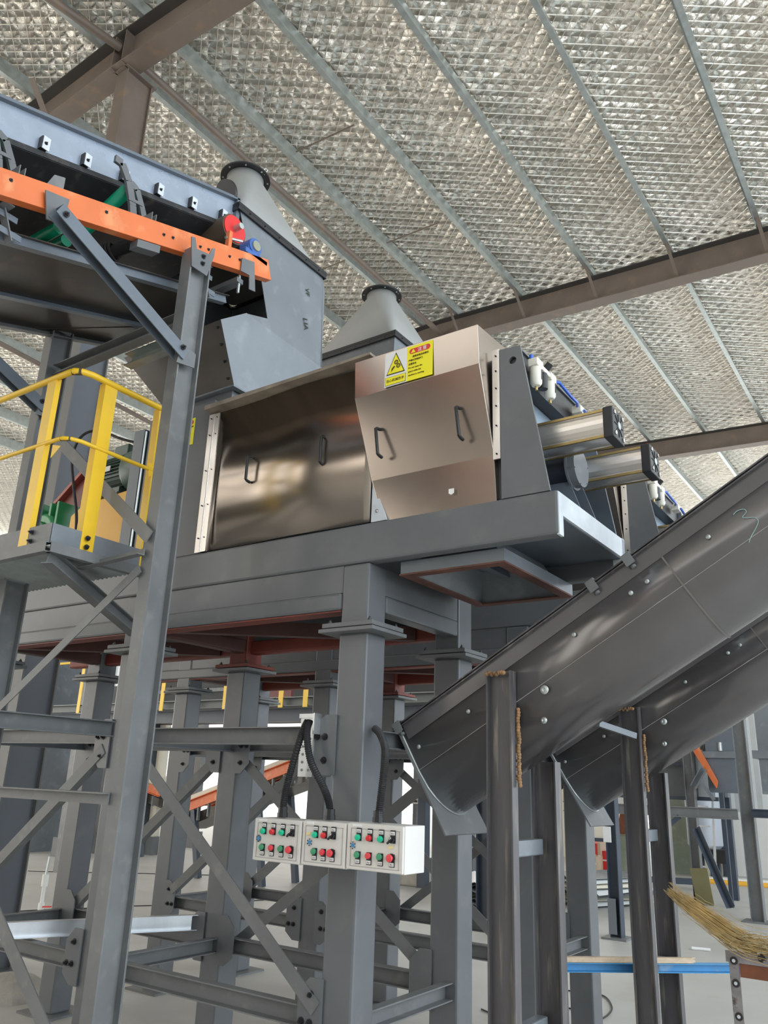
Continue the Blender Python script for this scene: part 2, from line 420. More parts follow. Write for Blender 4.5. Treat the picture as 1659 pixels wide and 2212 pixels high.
# purlins
xs = [-1.3 - 1.32 * i for i in range(-1, 5)]
pl = []
purl = {-1: 'outermost on the right', 0: 'second from the right', 1: 'third from the right', 2: 'fourth from the right', 3: 'fifth from the right', 4: 'sixth, just right of the tie tube'}
def purlin(x, label):
    z = roof_z(x)
    b = MB()
    sec = [(-.035, 0), (.035, 0), (.035, .018), (.030, .018), (.030, .005), (-.030, .005), (-.030, .265), (-.095, .265), (-.095, .252), (-.098, .252), (-.098, .27), (-.035, .27)]
    sec = [(a, c) for a, c in sec]
    b.prof((x, -3.0, z), (x, YF - .3, z), sec)
    o = b.build('roof_purlin', GALV); tag(o, label, 'roof purlin', 'galvanised roof purlins'); return o
for i in range(-1, 5):
    x = -1.3 - 1.32 * i
    purlin(x, 'galvanised roof purlin under the foil, ' + purl[i])
purlin(-7.35, 'galvanised roof purlin left of the tall column, right beside the brown tie tube')
for i, t in enumerate(['second', 'third', 'fourth', 'fifth', 'sixth', 'seventh', 'eighth', 'ninth']):
    purlin(-8.7 - 1.5 * i, 'galvanised roof purlin on the left roof slope, %s from the ridge' % t)
# tie tubes and sag rods
def tube_thing(name, p, q, r, m, label, cat, group=None):
    o = MB().cyl(p, q, r, 14).build(name, m, smooth=True); return tag(o, label, cat, group)
tube_thing('tie_tube', (-6.9, R1Y + .15, 9.70), (-6.93, R2Y - .05, 9.70), .05, BROWN, 'brown round tie tube running from the tall column to the second roof beam', 'tie tube', 'tie tubes')
p = at(112, 0, 'Z', 9.75)
tube_thing('tie_tube', p + (p - V(-6.95, R1Y - .1, 9.75)) * .6, (-6.95, R1Y - .1, 9.75), .05, BROWN, 'brown round tie tube at the top left corner, ending at the tall column', 'tie tube', 'tie tubes')
tube_thing('tie_tube', (-6.93, R2Y + .1, 9.70), (-6.93, R3Y, 9.70), .05, BROWN, 'brown round tie tube beyond the second roof beam', 'tie tube', 'tie tubes')
pL = at(0, 742, 'Z', 9.3); pR = at(110, 800, 'Z', 9.3); dL = pR - pL
tube_thing('tie_tube', pL - dL * .5, pL + dL * 5, .05, BROWN, 'brown tie tube under the left roof slope, seen behind the yellow railing', 'tie tube', 'tie tubes')
rd = [((640, 328), (765, 270)), ((835, 525), (950, 480)), ((690, 585), (745, 562))]
for (a, c), lb in zip(rd, ['thin brown rod between two purlins, nearest the tall column', 'thin brown rod between two purlins above the right cone duct', 'short thin brown rod right of the left cone duct']):
    p, q = at(*a, 'Z', 9.93), at(*c, 'Z', 9.93)
    tube_thing('sag_rod', p, q, .012, BROWN, lb, 'rod', 'sag rods')
# fly braces hanging from purlins on the second rafter
for i, k in enumerate(['first', 'second', 'third', 'fourth', 'fifth']):
    x = -1.3 - 1.32 * i; z = roof_z(x)
    b = MB().angle((x - .02, R2Y - .42, z + .02), (x + .02, R2Y - .06, z - .44), .05, .05, .006)
    o = b.build('fly_brace', BROWN); tag(o, 'brown angle brace from purlin down to the middle roof beam, %s from the right' % k, 'brace', 'fly braces')
    b = MB().box((x - .055, R2Y - .1, z), (x - .045, R2Y + .1, z + .25))
    o = b.build('purlin_cleat', BROWN); tag(o, 'brown cleat plate holding a purlin on the middle roof beam, %s from the right' % k, 'cleat', 'purlin cleats')

# tall hall column at the ridge
o = thing('hall_column', 'tall brown and grey hall column behind the conveyor, rising to the roof beam', 'column', (-6.95, 4.33, 0))
xr_ = at(95, 1650, 'Y', 4.54).x
x0, x1, y0, y1 = xr_ - .20, xr_, 4.18, 4.54
cz = 9.45
HG = mat('hall_grey_paint', (.15, .15, .145), .5, 0, .1, 1)
for (za, zb, mm) in ((0.02, 6.9, HG), (6.9, cz, BROWN)):
    MB().box((x0, y0, za), (x1, y0 + .014, zb)).build('flange', mm, o)
    MB().box((x0, y1 - .014, za), (x1, y1, zb)).build('flange', mm, o)
    MB().box((x1 - .05, y0 + .014, za), (x1 - .038, y1 - .014, zb)).build('web', mat('hall_web_cool_lit', (.12, .13, .15), .45, 0, .1, 1) if zb < 8 else BROWN, o)  # cool side light painted into the lower web as a bluish tone
MB().box((x0 - .03, y0 - .04, cz - .0), (x1 + .03, y1 + .04, cz + .02)).build('cap_plate', BROWN, o)
MB().box((x0 - .08, y0 - .08, 0), (x1 + .08, y1 + .08, .02)).build('base_plate', GREY, o)
for xx in (x0, x1 - .014):
    MB().plate([(xx, R1Y - .12, cz), (xx, R1Y + .0, cz), (xx, R1Y + .0, cz + .5), (xx, R1Y - .12, cz + .5)], (.012, 0, 0)).build('stiffener_plate', BROWN, o)
p, q = at(62, 170, 'Z', 9.4), at(95, 258, 'Z', 9.1)
MB().angle(p, q, .08, .08, .008).build('knee_plate', BROWN, o)

# ================================================================== STAND
YR = [3.06, 3.94]; CX = {'c3': (-2.39, -2.225), 'c2': (-4.02, -3.855), 'c1': (-5.57, -5.405)}
ZF = 2.27
def make_stand():
    o = thing('support_stand', 'grey steel stand of the nearer machine with six box columns, rails and diagonal braces', 'steel stand', (-3.9, 3.6, 0))
    for r, y0 in enumerate(YR):
        for k, (xa, xb) in CX.items():
            c = MB().box((xa, y0, .012), (xb, y0 + .16, ZF)).build('column', GREY, o, bevel=.012)
            MB().box((xa - .09, y0 - .09, 0), (xb + .09, y0 + .25, .014)).build('base_plate', GREYD, c)
            up_m = GREY if (r == 0 or k != 'c2') else REDOX
            MB().box((xa + .004, y0 + .003, ZF + .016), (xb - .004, y0 + .157, 2.61)).build('column_head', up_m, o, bevel=.01)
            fl = MB().box((xa - .078, y0 - .065, ZF - .002), (xb + .078, y0 + .225, ZF + .016)).build('flange_plate', GREYD, o, bevel=.002)
            f2 = MB().box((xa - .066, y0 - .053, ZF + .022), (xb + .066, y0 + .213, ZF + .044)).build('flange_plate', GREYD if up_m is GREY else REDOX, o, bevel=.002)
            for bx in (xa - .035, xb + .035):
                for by in (y0 - .03, y0 + .19): bolt(f2, (bx, by, ZF + .044), (0, 0, 1), .010, .012)
    xa, xb = CX['c1'][0], CX['c3'][0]
    # top beams
    MB().box((xa - .3, YR[0] + .012, 2.475), (xb, YR[0] + .02, 2.61)).build('front_plate', GREY, o)
    MB().box((xa - .3, YR[0], 2.387), (xb, YR[0] + .10, 2.475)).build('front_tube', GREY, o, bevel=.014)
    MB().box((xa - .3, YR[0] + .005, 2.380), (xb, YR[0] + .098, 2.3865)).build('front_underside', REDOX, o)
    MB().box((xa - .3, YR[1] + .04, 2.387), (xb + .02, YR[1] + .12, 2.475)).build('rear_tube', REDOX, o, bevel=.012)
    MB().box((xa - .3, YR[1] + .06, 2.475), (xb, YR[1] + .07, 2.61)).build('rear_plate', GREY, o)
    for k, (cxa, cxb) in CX.items():
        mm = GREY if k == 'c3' else REDD
        MB().box((cxb - .10, YR[0] + .16, 2.387), (cxb - .005, YR[1], 2.475)).build('cross_tube', mm, o, bevel=.012)
        MB().box((cxb - .02, YR[0] + .16, 2.475), (cxb - .012, YR[1], 2.61)).build('cross_plate', mm, o)
    for xm in (-4.75, -3.15):
        MB().bar((xm - .6, YR[0] + .1, 2.43), (xm + .6, YR[1] + .05, 2.43), .06, .08).build('cross_tube', REDD, o)
    # rails
    for r, y0 in enumerate(YR):
        for (xl, xr) in ((CX['c1'][1], CX['c2'][0]), (CX['c2'][1], CX['c3'][0])):
            for z in (1.797, .64):
                yw = y0 + .03
                MB().chan((xl, yw, z), (xr, yw, z), .05, .085, .006, side=1).build('rail', GREYD, o)
        # gussets at the columns
        for xc, sd in ((CX['c2'][0], -1), (CX['c2'][1], 1), (CX['c3'][0], -1), (CX['c1'][1], 1)):
            for z, f in ((1.76, 1), (.66, -1)):
                w_ = .11; yy = y0 - .006
                g = [(xc + sd * -.02, yy, z - .14 * f), (xc + sd * w_ * .45, yy, z - .14 * f), (xc + sd * w_, yy, z - .08 * f), (xc + sd * w_, yy, z + .08 * f), (xc + sd * w_ * .4, yy, z + .13 * f), (xc + sd * -.02, yy, z + .13 * f)]
                gp = MB().plate(g, (0, -.008, 0)).build('gusset_plate', GREY, o)
                if r == 0 or z > 1:
                    bolt(gp, (xc + sd * .04, yy - .008, z + .03 * f), (0, -1, 0)); bolt(gp, (xc + sd * .085, yy - .008, z + .03 * f), (0, -1, 0)); bolt(gp, (xc + sd * .04, yy - .008, z - .075 * f), (0, -1, 0))
        # diagonals
        ya = y0 - .02
        def dia(p, q, sx=1): MB().angle(p, q, .065, .05, .006, up=(0, 1, 0), sx=sx).build('diagonal_brace', GREYD, o)
        if r == 0:
            dia((-3.78, ya, 1.70), (-2.42, ya, .66)); dia((-5.32, ya, .70), (-4.02, ya, 1.70))
        else:
            dia((-3.84, ya + .03, 1.68), (-2.42, ya + .03, .66)); dia((-5.35, ya + .03, .66), (-4.02, ya + .03, 1.70))
            dia((-3.84, ya + .1, .66), (-2.42, ya + .1, 1.68), -1)
    for k, (cxa, cxb) in CX.items():
        MB().chan((cxb - .05, YR[0] + .16, .63), (cxb - .05, YR[1], .63), .05, .08, .006).build('side_rail', GREYD, o)
        MB().chan((cxb - .05, YR[0] + .16, 1.79), (cxb - .05, YR[1], 1.79), .05, .08, .006).build('side_rail', GREY, o)
    return o
stand = make_stand()
copy_tree(stand, (0, 1.80, 0), 'grey steel stand of the farther machine, seen between and behind the nearer columns')

# ================================================================== MACHINE
def sticker_warning(parent, x0, x1, z0, z1, y, full=True):
    xm = x0 + (x1 - x0) * .47
    if full:
        wq = MB().box((x0, y - .0012, z0), (xm, y, z1)).build('warning_label', WHITE, parent)
        cx, w_ = (x0 + xm) / 2, (xm - x0); h = z1 - z0
        t = [(cx - w_ * .42, y - .002, z0 + h * .33), (cx + w_ * .42, y - .002, z0 + h * .33), (cx, y - .002, z0 + h * .96)]
        MB().plate(t, (0, -.0005, 0)).build('triangle_border', BLKST, wq)
        c = V(cx, y - .003, z0 + h * .54)
        t2 = [c + (V(p) - c) * .88 for p in t]; t2 = [V(p.x, y - .003, p.z) for p in t2]
        MB().plate(t2, (0, -.0005, 0)).build('triangle', YSTICK, wq)
        b = MB()
        for (gx, gz) in ((cx + w_ * .03, z0 + h * .66), (cx + w_ * .13, z0 + h * .54)):
            b.plate(circ((gx, y - .0042, gz), w_ * .095, n=16), (0, -.0004, 0), [circ((gx, y - .0042, gz), w_ * .05, n=12)])
            b.plate(circ((gx, y - .0042, gz), w_ * .022, n=10), (0, -.0004, 0))
        b.plate([(cx - w_ * .2, y - .0042, z0 + h * .40), (cx - w_ * .02, y - .0042, z0 + h * .53), (cx - w_ * .06, y - .0042, z0 + h * .57), (cx - w_ * .17, y - .0042, z0 + h * .50)], (0, -.0004, 0))
        b.build('pictogram', BROWNINK, wq)
        MB().box((x0 + w_ * .04, y - .0022, z0 + h * .03), (xm - w_ * .04, y - .001, z0 + h * .27)).build('caption_border', BLKST, wq)
        MB().box((x0 + w_ * .055, y - .003, z0 + h * .04), (xm - w_ * .055, y - .0018, z0 + h * .26)).build('caption_panel', YSTICK, wq)
        text_part('当心机械伤手', w_ * .135, (x0 + w_ * .09, y - .0036, z0 + h * .12), (1, 0, 0), (0, 0, 1), BROWNINK, wq)
        x0 = xm
    yq = MB().box((x0, y - .0014, z0), (x1, y, z1)).build('caution_label', YSTICK, parent)
    w_ = x1 - x0; h = z1 - z0
    rx0, rx1, rz0, rz1 = x0 + w_ * .09, x1 - w_ * .09, z0 + h * .77, z0 + h * .92
    r_ = (rz1 - rz0) / 2; pts = []
    for i in range(9): a = -pi / 2 + pi * i / 8; pts.append((rx1 - r_ + cos(a) * r_, y - .002, (rz0 + rz1) / 2 + sin(a) * r_))
    for i in range(9): a = pi / 2 + pi * i / 8; pts.append((rx0 + r_ + cos(a) * r_, y - .002, (rz0 + rz1) / 2 + sin(a) * r_))
    MB().plate(pts, (0, -.0006, 0)).build('title_bar', REDST, yq)
    MB().plate([(rx0 + w_ * .07, y - .0032, rz0 + r_ * .3), (rx0 + w_ * .25, y - .0032, rz0 + r_ * .3), (rx0 + w_ * .16, y - .0032, rz1 - r_ * .25)], (0, -.0004, 0)).build('title_triangle', YSTICK, yq)
    text_part('注意', (rz1 - rz0) * .86, (rx0 + w_ * .33, y - .0032, rz0 + r_ * .35), (1, 0, 0), (0, 0, 1), WHITE, yq, spacing=1.35)
    lines = ['清理设备及检修时', '严禁打开防护门', '注意安全', 'Do not open the', 'guard while the', 'machine is working']
    for i, s in enumerate(lines):
        text_part(s, h * .062, (x0 + w_ * (.22 if i == 0 else .07), y - .003, z0 + h * (.66 - .105 * i)), (1, 0, 0), (0, 0, 1), BROWNINK, yq)

def grip(parent, x, z0, z1, y, lean=0.):
    pts = []; L_ = z1 - z0
    for t in [0, .02, .06, .5, .94, .98, 1]:
        d = .035 if .05 < t < .95 else (.0 if t in (0, 1) else .024)
        pts.append((x + lean * t, y - d - .002, z1 - L_ * t))
    return MB().tube(pts, .0085, 10).build('handle', BLACK, parent, smooth=True)

def air_cylinder(parent, yc, zc, x0, x1, red=False):
    h = .068
    sec = []
    q = [(-h, -h), (h, -h), (h, h), (-h, h)]
    for i in range(4):         # faces slightly bowed, grooves near the corners
        a, c = V(q[i][0], q[i][1], 0), V(q[(i + 1) % 4][0], q[(i + 1) % 4][1], 0); nrm = V((a.y - c.y) * -1, (a.x - c.x), 0)
        nrm = (a + c).normalized()
        for t, k in ((.1, 0), (.14, -.003), (.2, .0), (.35, .004), (.5, .005), (.65, .004), (.8, 0), (.86, -.003), (.9, 0)):
            pt = a.lerp(c, t) + nrm * (k - .004); sec.append((pt.x, pt.y))
    cy = MB().prof((x0, yc, zc), (x1, yc, zc), sec).build('air_cylinder', ALU, parent, smooth=False)
    for sy in (-1, 1):
        for sz in (-1, 1):
            MB().bar((x0, yc + sy * (h - .006), zc + sz * (h - .006)), (x1, yc + sy * (h - .006), zc + sz * (h - .006)), .012, .012).build('tie_strip', GOLD, cy)
    hh = h + .006
    cap = MB().box((x1, yc - hh, zc - hh), (x1 + .046, yc + hh, zc + hh)).build('end_cap', BLACK, cy, bevel=.006)
    for sy in (-1, 1):
        for sz in (-1, 1): MB().cyl((x1 + .045, yc + sy * .05, zc + sz * .05), (x1 + .052, yc + sy * .05, zc + sz * .05), .011, 6).build('cap_bolt', CHROME, cap)
    b = MB()
    for k in range(8):
        a = k * pi / 4; d1 = V(0, cos(a), sin(a)); b.bar(V(x1 + .047, yc, zc) + d1 * .012, V(x1 + .047, yc, zc) + d1 * .055, .003, .004, up=(1, 0, 0))
    b.build('cap_ribs', BLACK, cap)
    MB().cyl((x1 + .045, yc, zc), (x1 + .051, yc, zc), .018, 16).build('cap_badge', GALV, cap)
    MB().cyl((x1 + .02, yc - .02, zc + hh), (x1 + .02, yc - .02, zc + hh + .02), .008, 8).build('port_fitting', REDST if red else CHROME, cap)
    return cy

def make_machine():
    o = thing('opener_machine', 'nearer grey machine with stainless steel covers and two air cylinders, on the steel stand', 'machine', (-2.9, 3.5, 2.61))
    Y0, Y1 = 3.06, 3.94
    # chassis
    MB().box((-5.85, Y0, 2.612), (-1.252, Y0 + .07, 2.812)).build('front_beam', GREY, o, bevel=.012)
    MB().box((-5.85, Y1 - .07, 2.612), (-1.29, Y1, 2.812)).build('rear_beam', GREY, o, bevel=.012)
    MB().box((-1.262, Y0 + .006, 2.612), (-1.250, Y0 + .05, 2.805)).build('end_lip', PRIMER, o)
    MB().box((-1.262, Y0 + .05, 2.705), (-1.250, Y1 - .03, 2.805)).build('end_channel', PRIMER, o)
    MB().box((-1.30, Y1 - .07, 2.612), (-1.25, Y1 - .03, 2.808)).build('end_lip', PRIMER, o)
    MB().box((-5.8, Y0 + .07, 2.70), (-1.262, Y1 - .07, 2.712)).build('deck_plate', BLUEG, o)
    MB().box((-1.9, Y0 + .3, 2.66), (-1.85, Y1 - .07, 2.70)).build('deck_rib', BLUEG, o)
    # body
    MB().box((-4.06, Y0 + .012, 2.812), (-3.46, Y1 - .01, 3.80)).build('housing_end', GREY, o, bevel=.006)
    MB().box((-3.46, Y0 + .05, 2.812), (-1.515, Y1 - .01, 3.55)).build('housing', GREY, o, bevel=.004)
    MB().box((-3.46, Y0 + .03, 3.55), (-2.26, Y1 - .01, 3.73)).build('housing_top', GREY, o)
    post = MB().chan((-4.14, Y0 + .06, 2.812), (-4.14, Y0 + .06, 3.74), .10, .12, .008, up=(0, 1, 0)).build('end_post', BLUEG, o)
    MB().cyl((-4.075, Y0 + .004, 2.84), (-4.075, Y0 + .004, 3.72), .006, 6).build('weld_seam', GALV, post)
    # left stainless cover
    dl = MB()
    n = 24
    pts = [(-3.41 + (1.16) * i / n, Y0 + .020 + .012 * sin(pi * i / n) * sin(2.2 * pi * i / n + .6)) for i in range(n + 1)]
    for i in range(n):
        (xa, ya), (xb, yb) = pts[i], pts[i + 1]
        dl.add([(xa, ya, 2.822), (xb, yb, 2.822), (xb, yb, 3.705), (xa, ya, 3.705)], [(0, 1, 2, 3)])
    dl = dl.build('side_cover', STAIN, o, smooth=True, solid=.003)
    grip(dl, -3.105, 3.19, 3.345, Y0 + .02); grip(dl, -2.571, 3.19, 3.353, Y0 + .025)
    MB().plate([(-3.47, Y0 + .03, 3.70), (-2.235, Y0 + .03, 3.72), (-2.235, Y0 + .03, 3.735), (-3.47, Y0 + .03, 3.73)], (0, -.09, 0)).build('ledge', mat('dusty_ledge', (.30, .25, .20), .6, .2, .3, 8), o, bevel=.002)
    hs = MB().box((-3.478, Y0 - .004, 2.815), (-3.432, Y0 + .004, 3.69)).box((-3.428, Y0 - .008, 2.815), (-3.385, Y0 + .0, 3.685)).cyl((-3.43, Y0 - .008, 2.82), (-3.43, Y0 - .008, 3.685), .004, 8).build('hinge_strip', STAINB, o)
    for zz in (2.90, 3.10, 3.32, 3.55, 3.66):
        for xx in (-3.455, -3.405): bolt(hs, (xx, Y0 - .006, zz), (0, -1, 0), .0028, .003, BLACK, 'rivet')
    # triangular end piece between covers and white return at top
    MB().plate([(-2.235, Y0 + .01, 2.815), (-2.235, Y0 + .01, 3.05), (-2.14, Y0 + .01, 2.815)], (0, .008, 0)).build('corner_plate', PRIMER, o)
    bolt(o, (-2.198, Y0 + .008, 2.868), (0, -1, 0), .006, .006, CHROME, 'rivet')
    MB().plate([(-2.232, Y0 + .03, 3.745), (-2.232, Y0 + .45, 3.745), (-2.232, Y0 + .45, 3.55), (-2.232, Y0 + .03, 3.60)], (.004, 0, 0)).build('top_return', PRIMER, o)
    # right hood
    prof = [(Y0 + .022, 2.815), (Y0 - .000, 3.03), (2.952, 3.455), (2.945, 3.66), (Y0 + .2, 3.68)]
    xl = [-2.17, -2.232, -2.285, -2.29, -2.29]; xr = [-1.553] * 5; xr = [-1.550, -1.550, -1.568, -1.572, -1.572]
    a = [V(xl[i], prof[i][0], prof[i][1]) for i in range(5)]; c = [V(xr[i], prof[i][0], prof[i][1]) for i in range(5)]
    hb = MB()
    lid = [V(xl[4], Y0 + .25, 3.3), V(xl[1], Y0 + .1, 2.9)]; rid = [V(xr[4], Y0 + .25, 3.3), V(xr[1], Y0 + .1, 2.9)]
    A_ = a + lid; C_ = c + rid; k = len(A_)
    vs = A_ + C_; fs = [(i, i + 1, k + i + 1, k + i) for i in range(4)]
    fs += [tuple(range(k)), tuple(range(k, 2 * k))]
    hood = hb.add(vs, fs).build('hood_cover', STAIN, o, bevel=.003)
    grip(hood, -2.153, 3.115, 3.27, 3.00, .02); grip(hood, -1.697, 3.11, 3.275, 3.00, .02)
    p = at(977, 1063, 'Y', Y0 + .005); MB().plate([(p.x - .014, p.y - .008, p.z + .014), (p.x + .014, p.y - .008, p.z + .014), (p.x + .014, p.y - .008, p.z - .008), (p.x, p.y - .008, p.z - .016), (p.x - .014, p.y - .008, p.z - .008)], (0, -.002, 0)).build('sticker', WHITE, hood)
    sticker_warning(hood, -2.095, -1.815, 3.462, 3.650, 2.9445, True)
    sticker_warning(o, -3.745, -3.62, 3.535, 3.715, Y0 + .011, False)
    rs = MB().box((-1.552, Y0 - .006, 3.005), (-1.516, Y0 + .004, 3.565)).build('hinge_strip', STAINB, o)
    for zz in (3.03, 3.17, 3.27, 3.36, 3.45, 3.53): bolt(rs, (-1.533, Y0 - .006, zz), (0, -1, 0), .0028, .003, BLACK, 'rivet')
    # end plates
    ep = [(-1.515, 0, 2.812), (-1.515, 0, 3.562), (-1.410, 0, 3.555), (-1.285, 0, 2.812)]
    for yy in (Y0, Y1 - .03):
        MB().plate([(p[0], yy, p[2]) for p in ep], (0, .014, 0), [circ((-1.449, yy, 3.488), .019)]).build('end_plate', GREY if yy == Y0 else BLUEG, o)
    MB().box((-1.512, Y0 + .02, 2.812), (-1.50, Y1 - .03, 3.55)).build('end_wall', mat('pale_blue_plate', (.26, .33, .40), .4, 0, .1, 3), o)
    MB().box((-1.495, Y0 + .016, 3.415), (-1.425, Y1 - .032, 3.545)).build('shaded_top_channel', BLACK, o)  # shadow inside the channel painted black, as a solid box
    MB().box((-1.50, Y0 + .016, 3.546), (-1.415, Y1 - .032, 3.556)).build('top_plate', GREY, o)
    for yy, z1 in ((Y0 + .36, 3.08), (Y0 + .56, 3.08)):
        MB().plate([(-1.50, yy, 2.812), (-1.50, yy, z1), (-1.37, yy, z1), (-1.28, yy, 2.812)], (0, .01, 0)).build('rib_plate', BLUEG, o)
    # shaft housing
    sh = MB().cyl((-1.50, 3.46, 3.055), (-1.335, 3.46, 3.055), .085, 28).build('shaft_housing', mat('shaft_dark', (.05, .05, .06), .3, .5), o, smooth=True)
    rg = MB().cyl((-1.335, 3.46, 3.055), (-1.325, 3.46, 3.055), .105, 32).cyl((-1.325, 3.46, 3.055), (-1.29, 3.46, 3.055), .095, 32).build('housing_flange', GREYL, sh, smooth=True)
    for k_ in range(6):
        a_ = k_ * pi / 3 + .3; bolt(rg, (-1.325, 3.46 + cos(a_) * .09, 3.055 + sin(a_) * .09), (1, 0, 0), .008, .03, GREYD)
    air_cylinder(o, 3.272, 3.140, -1.50, -1.085)
    air_cylinder(o, 3.775, 3.145, -1.50, -1.075, True)
    # filter regulator
    f = MB().box((-1.405, 3.13, 3.475), (-1.355, 3.20, 3.515)).box((-1.41, 3.19, 3.48), (-1.36, 3.30, 3.505)).box((-1.405, 3.29, 3.47), (-1.355, 3.355, 3.51)).build('air_filter_unit', IVORY, o, bevel=.004)
    for yy in (3.165, 3.325):
        MB().lathe((-1.38, yy, 3.48), (0, 0, -1), [(0, .027), (.01, .030), (.085, .028), (.098, .020), (.102, .008)], 20).build('filter_bowl', IVORY, f, smooth=True)
        MB().box((-1.353, yy - .004, 3.41), (-1.349, yy + .004, 3.46)).build('sight_glass', BLACK, f)
        MB().cyl((-1.38, yy, 3.38), (-1.38, yy, 3.36), .007, 8).build('drain_valve', GOLD, f)
    MB().cyl((-1.38, 3.245, 3.48), (-1.38, 3.245, 3.40), .022, 16).build('pressure_knob', BLACK, f, smooth=True)
    MB().cyl((-1.38, 3.27, 3.51), (-1.35, 3.27, 3.54), .018, 16).build('pressure_gauge', BLACK, f, smooth=True)
    MB().cyl((-1.39, 3.14, 3.515), (-1.39, 3.14, 3.535), .010, 10).build('hose_fitting', HOSEB, f, smooth=True)
    vb = MB().box((-1.41, 3.68, 3.46), (-1.36, 3.76, 3.50)).box((-1.40, 3.70, 3.50), (-1.37, 3.74, 3.515)).build('air_valve', IVORY, o, bevel=.003)
    MB().tube([(-1.37, 3.36, 3.49), (-1.36, 3.40, 3.50), (-1.35, 3.52, 3.475), (-1.36, 3.63, 3.49), (-1.385, 3.70, 3.50)], .008, 8).build('air_hose', HOSEB, o, smooth=True)
    MB().tube([(-1.35, 3.70, 3.47), (-1.30, 3.62, 3.38), (-1.20, 3.45, 3.28), (-1.12, 3.33, 3.235), (-1.07, 3.27, 3.232)], .008, 8).build('air_hose', HOSEB, o, smooth=True)
    # outlet hopper
    x0, x1, y0, y1 = -2.10, -1.548, Y0 + .085, Y1 - .0; zt, zb = 2.612, 2.552
    hp = MB()
    ring = [(x0, y0), (x1, y0), (x1, y1), (x0, y1)]; 
    for (ax, ay), (bx, by) in zip(ring, ring[1:] + ring[:1]):
        d = V(bx - ax, by - ay, 0).normalized(); nn = V(-d.y, d.x, 0)
        p, q = V(ax, ay, 0), V(bx, by, 0)
        hp.add([p + V(0, 0, zt), q + V(0, 0, zt), q + V(0, 0, zb), p + V(0, 0, zb)] + [v_ + nn * .006 for v_ in (p + V(0, 0, zt), q + V(0, 0, zt), q + V(0, 0, zb), p + V(0, 0, zb))], [(0, 1, 2, 3), (4, 7, 6, 5), (0, 4, 5, 1), (3, 2, 6, 7)])
    hopper = hp.build('outlet_frame', GREYL, o)
    hp = MB()
    hp.plate([(x0 - .004, y0 - .006, zb), (x1 + .006, y0 - .006, zb), (x1 + .006, y1, zb), (x0 - .004, y1, zb)], (0, 0, -.008), [[(x0 + .05, y0 + .05, zb), (x1 - .05, y0 + .05, zb), (x1 - .05, y1 - .05, zb), (x0 + .05, y1 - .05, zb)]])
    hp.build('flange_rim', RUST if False else mat('rusty_edge', (.14, .06, .045), .7, 0, .4, 9), hopper)
    b = MB(); i0 = [(x0 + .03, y0 + .03), (x1 - .03, y0 + .03), (x1 - .03, y1 - .03), (x0 + .03, y1 - .03)]
    i1 = [(x0 + .10, y0 + .10), (x1 - .10, y0 + .10), (x1 - .10, y1 - .14), (x0 + .10, y1 - .14)]
    b.quad_solid([V(a_[0], a_[1], zb - .004) for a_ in i0], [V(a_[0], a_[1], 2.70) for a_ in i1]); b.build('hopper_throat', GREYL, hopper, solid=.004)
    # neck under the chute
    MB().box((-3.97, 3.10, 3.80), (-3.35, Y1 - .06, 3.845)).build('inlet_neck', GREY, o)
    return o
machine = make_machine()
m2 = copy_tree(machine, (0, 1.80, 0), 'farther grey machine, its end plate and air cylinders showing behind the nearer one')
# the farther machine stands without the nearer one's stickers
for ch in list(m2.children):
    if ch.name.startswith('caution_label'):
        for g in list(ch.children): bpy.data.objects.remove(g)
        bpy.data.objects.remove(ch)

